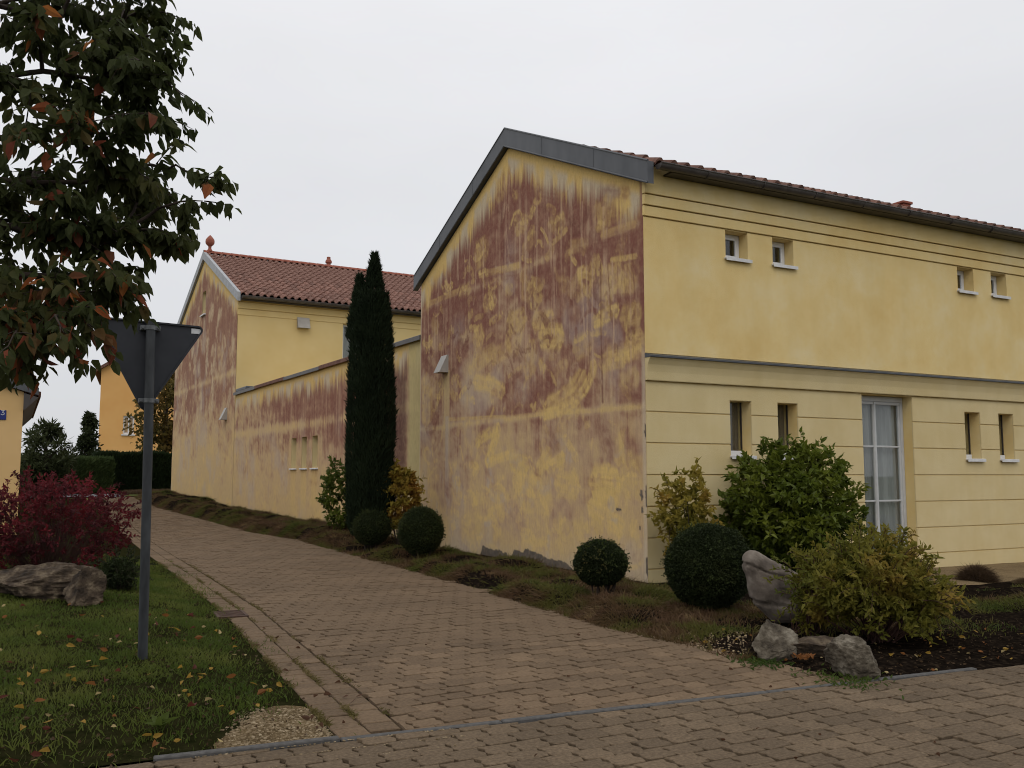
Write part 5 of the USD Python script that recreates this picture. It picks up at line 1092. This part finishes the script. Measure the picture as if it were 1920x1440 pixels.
mm = mm.refine_to_length(.03); me = mm.to_mesh(); tb = trimesh.Trimesh(np.array(me.vert_properties[:, :3]), np.array(me.tri_verts)); trimesh.smoothing.filter_taubin(tb, iterations=14)
v = np.array(tb.vertices); nn = tb.vertex_normals
v = v + nn * (.045 * (meshkit.fbm(v * 5, 4, 3) - .5) - .03 * np.exp(-((((v - bb) @ np.array([0, 0, 1.0])) - .20 + .12 * ((v - bb) @ RT) + .03 * (meshkit.noise(v * 6) - .5)) / .012) ** 2)
             - .03 * np.exp(-((((v - bb) @ np.array([0, 0, 1.0])) - .50 + .30 * ((v - bb) @ RT) + .03 * (meshkit.noise(v * 5) - .5)) / .010) ** 2))[:, None]
put('boulder', (v, np.array(tb.faces)), 'boulder', smooth=True, label='big smooth boulder with grooves leaning between round box ball and shrub', cat='rock')

# single grass mounds on the gravel terrace
def tuft(label, px, py, wpx, hpx, seed, mat='brown_fescue', n=3500):
    rng = np.random.default_rng(seed); b = onz(px, py, -.02); dep = (b - E0) @ FW; R, Hh_ = wpx * dep / F / 2, hpx * dep / F
    a, t = rng.uniform(0, 6.283, n), np.sqrt(rng.random(n)); P = np.c_[np.cos(a) * t * R * .75, np.sin(a) * t * R * .75, Hh_ * .55 * (1 - t ** 2)]
    D = unit(np.c_[np.cos(a) * t * .9, np.sin(a) * t * .9, np.full(n, .75)] + rng.normal(0, .25, (n, 3)))
    bend = np.c_[np.cos(a) * t * .7, np.sin(a) * t * .7, np.full(n, -.5)] + rng.normal(0, .3, (n, 3))
    o = thing('grass_tuft', label, 'grass tuft', loc=(b[0], b[1], b[2] - .01))
    put('blades', blades(P, D, rng.uniform(.5, 1.0, n) * Hh_ * .62, np.full(n, .0028), bend), mat, o, kind='stuff')
    ico = trimesh.creation.icosphere(3); vv = np.array(ico.vertices) * [R * .72, R * .72, Hh_ * .55]
    put('core', (vv, np.array(ico.faces)), 'soil', o, smooth=True)
tuft('tall brown grass tuft at the foot of the banded facade', 1832, 1092, 64, 40, 81)
tuft('small dark grass tuft on the gravel terrace', 1847, 1106, 22, 9, 82, n=1200)
tuft('dark grass tuft at the right edge of the gravel terrace', 1922, 1094, 46, 14, 83, n=2000)

# drain grate at the path edge
dg = onz(432, 1152, 0); dr_ = thing('drain_grate', 'rusty drain grate in the left edge of the paved path', 'drain', loc=(dg[0], dg[1], .004), rz=-4)
put('frame', MB().box(-.16, .16, -.24, -.21, -.02, .008).box(-.16, .16, .21, .24, -.02, .008).box(-.16, -.13, -.21, .21, -.02, .008).box(.13, .16, -.21, .21, -.02, .008), 'rusty_iron', dr_)
for k in range(7):
    put('bar', MB().box(-.13, .13, -.19 + k * .058, -.16 + k * .058, -.015, .004), 'rusty_iron', dr_)

# ------------------------------------------------------------------ background trees and hedge
def crown(P, r, n, L, W, rng, up=.3):
    d = sphere_dirs(n, rng); return P + d * r * rng.random((n, 1)) ** .5, unit(d + rng.normal(0, .6, (n, 3)) + [0, 0, up])
def tree_bg(name, label, px, base_py, top_py, wpx, dist, mat, seed, L, W, n_cl=40, trunk_py=None, shape='round', per=60, trunk_px=None, crown_low=None):
    rng = np.random.default_rng(seed); base = far(px, base_py, dist); dep = (base - E0) @ FW; m_ = dep / F; gz_ = float(ground(base[0], base[1]))
    o = thing(name, label, 'tree', loc=(base[0], base[1], gz_)); Ht = EYE + (far(px, top_py, dist)[2] - EYE) - gz_; R = wpx * m_ / 2
    lowz = (far(px, crown_low, dist)[2] - gz_) if crown_low else .3; P, D = [], []
    for k in range(n_cl):
        t = rng.random(); a = rng.uniform(0, 6.283)
        rad = R * (math.sqrt(max(0, 1 - (2 * t - 1) ** 2)) if shape == 'round' else (1 - t) ** .8 + .06) * rng.uniform(.35, 1)
        c_ = np.array([math.cos(a) * rad, math.sin(a) * rad, lowz + t * (Ht - lowz) * .96]); p_, d_ = crown(c_, R * (.26 if shape == 'round' else .20), per, L, W, rng); P.append(p_); D.append(d_)
    P, D = np.vstack(P), np.vstack(D)
    put('foliage', leaves(P, D, L * rng.uniform(.6, 1.2, len(P)), W, rng, shape='thin'), mat, o, kind='stuff')
    tb_ = MB().tube([(0, 0, -.2), (0.02, 0, Ht * .45), (0, .05, Ht * .9)], [R * .07 + .05, R * .05 + .03, .02], 8)
    for k in range(9):
        a = rng.uniform(0, 6.283); z0 = lowz + rng.random() * (Ht - lowz) * .5; tb_.tube([(0, 0, z0), (math.cos(a) * R * .4, math.sin(a) * R * .4, z0 + R * .35), (math.cos(a) * R * .8, math.sin(a) * R * .8, z0 + R * .5)], [.05, .035, .015], 5, cap=False)
    put('trunk', tb_, 'bark', o, smooth=True)
tree_bg('autumn_tree', 'brown leaved tree in front of the orange house', 306, 920, 690, 150, 62, 'autumn_leaf', 91, .34, .2, n_cl=70, per=50, crown_low=840)
tree_bg('conifer', 'slender dark tree left of the orange house', 162, 900, 772, 62, 66, 'dark_tree_leaf', 92, .30, .12, n_cl=70, shape='cone', per=60)
tree_bg('leafy_tree', 'dark shrubby tree right of the corner house', 82, 925, 797, 96, 40, 'dark_tree_leaf', 93, .34, .075, n_cl=60, per=55, shape='round')
def hedge(label, px0, px1, d0, d1, top_py, thick, mat, seed, n):
    rng = np.random.default_rng(seed); A, B = far(px0, 900, d0), far(px1, 900, d1); A[2], B[2] = ground(A[0], A[1]), ground(B[0], B[1])
    Ht = far((px0 + px1) / 2, top_py, (d0 + d1) / 2)[2] - (A[2] + B[2]) / 2; e = unit((B - A)[:2]); nrm = np.array([-e[1], e[0]]); Lh = np.hypot(*(B - A)[:2])
    o = thing('hedge', label, 'hedge', loc=(A[0], A[1], A[2])); s_, t_, h_ = rng.random(n) * Lh, rng.choice([-1, 1], n) * thick / 2 * rng.uniform(.85, 1.05, n), rng.random(n) * Ht
    tp = rng.random(n) < .3; h_[tp] = Ht * rng.uniform(.96, 1.03, tp.sum()); t_[tp] = rng.uniform(-1, 1, tp.sum()) * thick / 2
    h_ *= 1 + .05 * (meshkit.fbm(np.c_[s_ * 1.6, s_ * 0, s_ * 0], 3, seed) - .5) * 2
    P = np.c_[np.outer(s_, e) + np.outer(t_, nrm), h_]; D = unit(np.c_[np.outer(np.sign(t_) * .4, nrm), np.ones(n)] + rng.normal(0, .3, (n, 3)))
    put('foliage', leaves(P, D, rng.uniform(.15, .38, n), .07, rng, shape='thin', droop=0), mat, o, kind='stuff')
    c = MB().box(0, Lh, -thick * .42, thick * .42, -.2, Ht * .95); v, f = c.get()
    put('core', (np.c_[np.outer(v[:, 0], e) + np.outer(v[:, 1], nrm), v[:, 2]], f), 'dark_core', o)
hedge('tall dark clipped hedge at the end of the path', 178, 345, 56, 57, 858, 1.2, 'hedge_leaf', 95, 30000)
hedge('paler lower hedge behind the crimson shrub', 40, 190, 48, 54, 866, 1.2, 'pale_hedge_leaf', 96, 24000)
# rough grass verge before the hedge
rng = np.random.default_rng(55); n = 9000
A_, B_ = far(225, 925, 52.0), far(345, 925, 53.0)
t = rng.random(n)[:, None]; P = A_ * (1 - t) + B_ * t + np.outer(rng.uniform(0, 3.2, n), [FW[0], FW[1], 0]); P[:, 2] = ground(P[:, 0], P[:, 1]) - .05
D = unit(np.c_[rng.normal(0, .3, (n, 2)), np.ones(n)])
put('verge_grass', blades(P, D, rng.uniform(.12, .3, n), np.full(n, .012), np.c_[rng.normal(0, .6, (n, 2)), np.zeros(n)]), 'brown_fescue', label='dry grass verge at the foot of the dark hedge', cat='grass', kind='stuff')

# ------------------------------------------------------------------ the big tree on the left
TB = np.array([-2.55, 5.1, 0.0])
tree = thing('cherry_tree', 'big broadleaf tree with dark green and reddish leaves hanging in at upper left', 'tree', loc=TB)
rt = np.random.default_rng(101)
bm, leafP, leafD, leafL = MB(), [], [], []
trunk_pts = np.array([(0, 0, -.2), (.02, .02, 1.2), (.06, .0, 2.4), (.02, .05, 3.6), (.05, .02, 5.0), (0, 0, 6.6)]); 
put('trunk', MB().tube(trunk_pts, [.17, .14, .125, .105, .075, .03], 14), 'bark', tree, smooth=True)
TIPS = [(345, 30, 5.6), (335, 62, 5.2), (345, 110, 5.4), (372, 180, 5.0), (330, 235, 5.3), (300, 265, 5.6), (412, 335, 4.9), (408, 392, 5.0), (352, 445, 5.1), (300, 470, 5.5), (325, 558, 4.8), (262, 590, 5.1), (198, 640, 4.6), (172, 690, 4.4), (110, 705, 4.7), (45, 715, 5.0), (15, 690, 4.4),
        (270, 20, 6.0), (210, 60, 5.2), (230, 140, 5.8), (250, 210, 5.0), (180, 180, 5.5), (200, 300, 5.2), (250, 330, 5.9), (300, 380, 5.4), (220, 420, 5.0), (170, 380, 5.7), (230, 500, 5.3), (150, 480, 5.0), (180, 560, 5.5), (110, 540, 4.7), (100, 620, 5.2), (40, 600, 4.6), (40, 520, 5.4), (60, 420, 5.0), (100, 330, 5.6), (60, 250, 4.8), (120, 230, 5.3), (40, 150, 5.2), (110, 100, 5.8), (60, 30, 5.0), (150, 10, 5.5), (300, -60, 5.4), (200, -80, 5.0), (100, -60, 5.7), (260, -160, 5.3), (140, -180, 5.6), (20, -120, 5.0), (140, 690, 5.3), (70, 660, 5.6), (290, 300, 5.1), (280, 90, 5.5), (20, 350, 5.1), (350, 355, 5.3), (150, 270, 4.9), (310, 170, 5.2), (120, 400, 4.9), (280, 430, 5.2), (290, 140, 4.9), (240, 60, 5.6), (190, 460, 5.1), (240, 555, 5.0), (20, 60, 5.4), (170, 110, 5.0), (60, 330, 5.5), (90, 480, 5.3)]
for k in range(34):                                                   # the rest of the crown, left and behind
    TIPS.append((-60 - 640 * rt.random(), -420 + 1000 * rt.random(), 3.8 + 3.6 * rt.random()))
LIMB = []
for (px, py, r) in [(110, 40, 5.4), (190, 150, 5.4), (150, 270, 5.2), (210, 340, 5.3), (130, 430, 5.2), (170, 520, 5.1), (70, 610, 4.9), (60, 170, 5.4), (40, 370, 5.2), (230, 40, 5.6), (90, -120, 5.4), (230, 440, 5.2), (-160, -40, 5.0), (-260, 250, 5.4), (-380, 60, 5.6), (-300, -260, 5.2), (-420, 380, 4.9), (-60, -320, 5.6), (-160, 480, 5.2)]:
    e = far(px, py, r) - TB; hz = np.clip(e[2] - .45 - .30 * np.hypot(e[0], e[1]), 1.5, 6.2)
    o = np.array([np.interp(hz, trunk_pts[:, 2], trunk_pts[:, 0]), np.interp(hz, trunk_pts[:, 2], trunk_pts[:, 1]), hz]); t = np.linspace(0, 1, 10)[:, None]; L = np.linalg.norm(e - o)
    pts = o * (1 - t) + e * t + np.array([0, 0, .10 * L]) * np.sin(np.pi * t) + rt.normal(0, .025 * L, (10, 3)) * np.sin(np.pi * t)
    bm.tube(pts, np.linspace(.045, .010, 10), 7, cap=False); LIMB.append(pts)
LP = np.vstack([l[4:] for l in LIMB])
def dress(along, smin, ntw, lmax):
    for s in np.r_[rt.uniform(smin, .98, ntw), 1.0]:
        q0 = along(s); dirb = unit(along(min(1, s + .02)) - along(s - .05)); tl = rt.uniform(.08, lmax) * (1.15 - .45 * s)
        td = unit(dirb * .7 + rt.normal(0, .6, 3) * [1, 1, .5] + np.array([0, 0, .10])); n = int(5 + tl * 42)
        ks = np.linspace(.05, 1, n); tw = q0 + td * (ks * tl)[:, None] + np.array([0, 0, -.35]) * (ks ** 2)[:, None] * tl * .5
        bm.tube(tw[:: max(1, n // 4)], np.linspace(.0035, .0015, len(tw[:: max(1, n // 4)])), 4, cap=False)
        leafP.append(tw + rt.normal(0, .012, tw.shape)); sidev = unit(np.cross(td, [0, 0, 1.0])) * np.where(np.arange(n) % 2, 1, -1)[:, None]
        leafD.append(unit(td * .35 + sidev * rt.uniform(.2, .9, (n, 1)) + np.array([0, 0, -1.0]) * rt.uniform(.35, 1.3, (n, 1)) + rt.normal(0, .2, (n, 3)))); leafL.append(rt.uniform(.045, .108, n))
TIER = np.array([-160, -90, -40, 25, 60, 105, 180, 215, 335, 372, 440, 540, 590, 628, 655])
for (px, py, r) in TIPS:
    px -= (28 if px > 250 else 0) + (52 if py > 545 and px > 60 else 0)
    if px > 60: py = .25 * py + .75 * TIER[np.argmin(abs(TIER - py))]
    py = py - max(0, min(40, (py - 420) * .22)) * (py > 600)
    tip = far(px, py, r) - TB; dd = np.linalg.norm((LP - tip) * [1, 1, 1.5], axis=1) + .25 * (LP[:, 2] > tip[2] + .2); o = LP[np.argmin(dd + np.where(dd < .25, 3, 0))]
    L = np.linalg.norm(tip - o); t = np.linspace(0, 1, 8)[:, None]
    pts = o * (1 - t) + tip * t + np.array([0, 0, .14 * L]) * np.sin(np.pi * t) + rt.normal(0, .02 * L, (8, 3)) * np.sin(np.pi * t)
    bm.tube(pts, np.linspace(.012, .003, 8), 5, cap=False)
    dress(lambda s, t=t, pts=pts: np.array([np.interp(s, t[:, 0], pts[:, k]) for k in range(3)]), .18, 7, .32)
for pts in LIMB:
    t = np.linspace(0, 1, 10); dress(lambda s, t=t, pts=pts: np.array([np.interp(s, t, pts[:, k]) for k in range(3)]), .55, 4, .36)
put('branches', bm, 'bark', tree, smooth=True)
lp, ld, ll = np.vstack(leafP), np.vstack(leafD), np.concatenate(leafL)
d = lp + TB - E0; zc_ = d @ FW; sx, sy = CX + F * (d @ RT) / zc_, CY - F * (d @ UP) / zc_
vis = (zc_ > .5) & (sx > 10) & (sx < 420) & (sy > 5) & (sy < 730)
rank = np.argsort(np.where(vis, zc_ / ll, 1e6), kind='stable')
big, small = rank[:300], rank[300:]
for i in big: put('leaf', leaves(lp[i:i + 1], ld[i:i + 1], ll[i:i + 1], ll[i:i + 1] * .52, np.random.default_rng(int(i))), 'cherry_leaf', tree)
put('foliage', leaves(lp[small], ld[small], ll[small], ll[small] * .52, rt), 'cherry_leaf', tree, kind='stuff')

# ------------------------------------------------------------------ fallen leaves
fl_ = np.random.default_rng(202)
cls = stage.CreateClassPrim('/World/Looks/fallen_leaf_shapes') if False else None
def fallen(mat, label, pts, Lr, group, zf):
    for (x, y) in pts:
        L = fl_.uniform(*Lr); a = fl_.uniform(0, 6.283); dv = np.array([[math.cos(a), math.sin(a), fl_.normal(.1, .25)]])
        v, f = leaves(np.array([[0, 0, 0.0]]), dv, L, L * .55, fl_, droop=.1, fold=fl_.uniform(-.25, .7)); v[:, 2] -= v[:, 2].min()
        v += [x, y, float(zf(x, y))]
        put('fallen_leaf', (v, f), mat, label=label, cat='leaf', group=group)
def on_lawn(n, dens=0):
    out = []
    while len(out) < n:
        px, py = fl_.uniform(-20, 520), fl_.uniform(1120, 1436); p = onz(px, py, .04)
        if p[0] < xl(p[1]) - .05 and p[1] > kerb_y(p[0]) + .07: out.append((p[0], p[1]))
    return out
lz = lambda x, y: lawn_z(np.array(x), np.array(y)) + .03
fallen('fallen_yellow', 'yellow fallen leaf lying in the lawn grass', on_lawn(54), (.035, .085), 'yellow leaves fallen on the lawn', lz)
fallen('fallen_orange', 'orange fallen leaf lying in the lawn grass', on_lawn(24), (.04, .08), 'orange leaves fallen on the lawn', lz)
fallen('fallen_crimson', 'dark red fallen leaf lying in the lawn grass', on_lawn(22), (.05, .09), 'dark red leaves fallen on the lawn', lz)
fallen('fallen_pale', 'pale dry leaf lying in the lawn grass', on_lawn(26), (.035, .06), 'pale leaves fallen on the lawn', lz)
edge_pts = []
while len(edge_pts) < 26:
    px, py = fl_.uniform(330, 700), fl_.uniform(1120, 1380); p = onz(px, py, 0)
    if -.08 < p[0] - xl(p[1]) < .45: edge_pts.append((p[0], p[1]))
fallen('fallen_brown', 'brown fallen leaf on the edging stones of the path', edge_pts, (.03, .07), 'brown leaves along the path edge', lambda x, y: ground(x, y) + .002)
pts = [onz(fl_.uniform(700, 1900), fl_.uniform(1080, 1430), 0)[:2] for _ in range(46)]
fallen('fallen_brown', 'small brown leaf scrap lying on the paving stones', [p for p in pts if p[0] < xr(p[1]) - .1 or p[1] < kerb_y(p[0])], (.02, .045), 'leaf scraps on the paving', lambda x, y: ground(x, y) + .002)
pts = [onz(fl_.uniform(1290, 1920), fl_.uniform(1190, 1270), 0)[:2] for _ in range(90)]
pts = [p for p in pts if p[1] > kerb_y(p[0]) + .05 and p[0] > xr(p[1]) + .02]
bz = lambda x, y: bed_z(np.array([x]), np.array([y]))[0] + .004
fallen('fallen_yellow', 'yellow leaf fallen on the dark soil by the rocks', pts[::3], (.03, .06), 'yellow leaves on the dark bed soil', bz)
fallen('fallen_pale', 'pale leaf scrap on the dark soil by the rocks', pts[1::3], (.02, .045), 'pale leaves on the dark bed soil', bz)
fallen('fallen_orange', 'orange leaf fallen on the dark soil by the rocks', pts[2::3], (.03, .055), 'orange leaves on the dark bed soil', bz)
def litter(name, label, x, y, z, smin, smax, mat='litter_leaf'):
    n = len(x); a = fl_.uniform(0, 6.283, n)
    v, f = leaves(np.c_[x, y, z + .004], np.c_[np.cos(a), np.sin(a), fl_.normal(.1, .25, n)], smin + (smax - smin) * fl_.random(n) ** 2, (smin + (smax - smin) * fl_.random(n) ** 2) * .6, fl_, droop=.1, fold=.2)
    put(name, (v, f), mat, label=label, cat='leaf litter', kind='stuff')
n = 2600; ly = 5.3 + 8 * fl_.random(n) ** 1.3; lx = fl_.uniform(-3.5, 2.2, n); ok3 = (lx < xl(ly) + .02) & (ly > kerb_y(lx) - .05 * (lx < .7)) ; lx, ly = lx[ok3], ly[ok3]
litter('leaf_litter', 'small brown and tan leaf bits scattered through the lawn grass', lx, ly, lawn_z(lx, ly) + .012, .012, .05)
n = 3800; ly = 5.0 + 12 * fl_.random(n) ** 1.5; lx = xr(ly) + fl_.random(n) ** 1.3 * np.where(ly < 8, 6.0, 2.2); ok3 = ((lx < wall_x(ly) - .05) | (ly < 8.2)) & (ly > kerb_y(lx) + .02); lx, ly = lx[ok3], ly[ok3]
litter('leaf_litter', 'small dry leaf bits and bark scattered over the dark planting bed', lx, ly, bed_z(lx, ly) + .004, .010, .038)
# small weeds around the rocks and in the lawn
def weed(label, px, py, n, size, seed, zf, spread_=.12, mat='weed_leaf'):
    rng = np.random.default_rng(seed); b = onz(px, py, 0.02); o = thing('weed', label, 'weed', loc=(b[0], b[1], float(zf(b[0], b[1]))))
    a = rng.uniform(0, 6.283, n); P = np.c_[rng.normal(0, spread_, (n, 2)), np.full(n, .005)]; D = unit(np.c_[np.cos(a), np.sin(a), rng.uniform(.2, 1.1, n)])
    put('leaves', leaves(P, D, size * rng.uniform(.6, 1.2, n), size * .35, rng), mat, o)
weed('dandelion rosette growing in the lawn near the kerb', 296, 1378, 11, .12, 301, lz, .012)
weed('yellow green weed growing on top of the long rock', 92, 1052, 26, .09, 302, lambda x, y: .42, .06, 'yellowing_leaf')
weed('low green weeds at the foot of the leftmost pale rock', 1425, 1240, 160, .05, 303, lambda x, y: 0.0, .12)
weed('low green weeds before the rightmost pale rock', 1585, 1272, 190, .05, 304, lambda x, y: 0.0, .16)
weed('bright green weed in the brown grass left of the biggest box ball', 1132, 1155, 22, .06, 305, lambda x, y: .08, .03)
weed('orange leaf clump lying against the low brown rock', 1508, 1243, 40, .06, 306, lambda x, y: .05, .04, 'fallen_orange')
q = np.array([onz(fl_.uniform(1265, 1400), fl_.uniform(1192, 1228), 0)[:2] for _ in range(380)]); q = q[(q[:, 0] > xr(q[:, 1]) - .05)]
put('bed_gravel', pebbles(q[:, 0], q[:, 1], bed_z(q[:, 0], q[:, 1]) + .004, fl_.uniform(.004, .012, len(q)), fl_), 'gravel_stone', label='pale gravel at the bed edge left of the rocks', cat='gravel', kind='stuff')
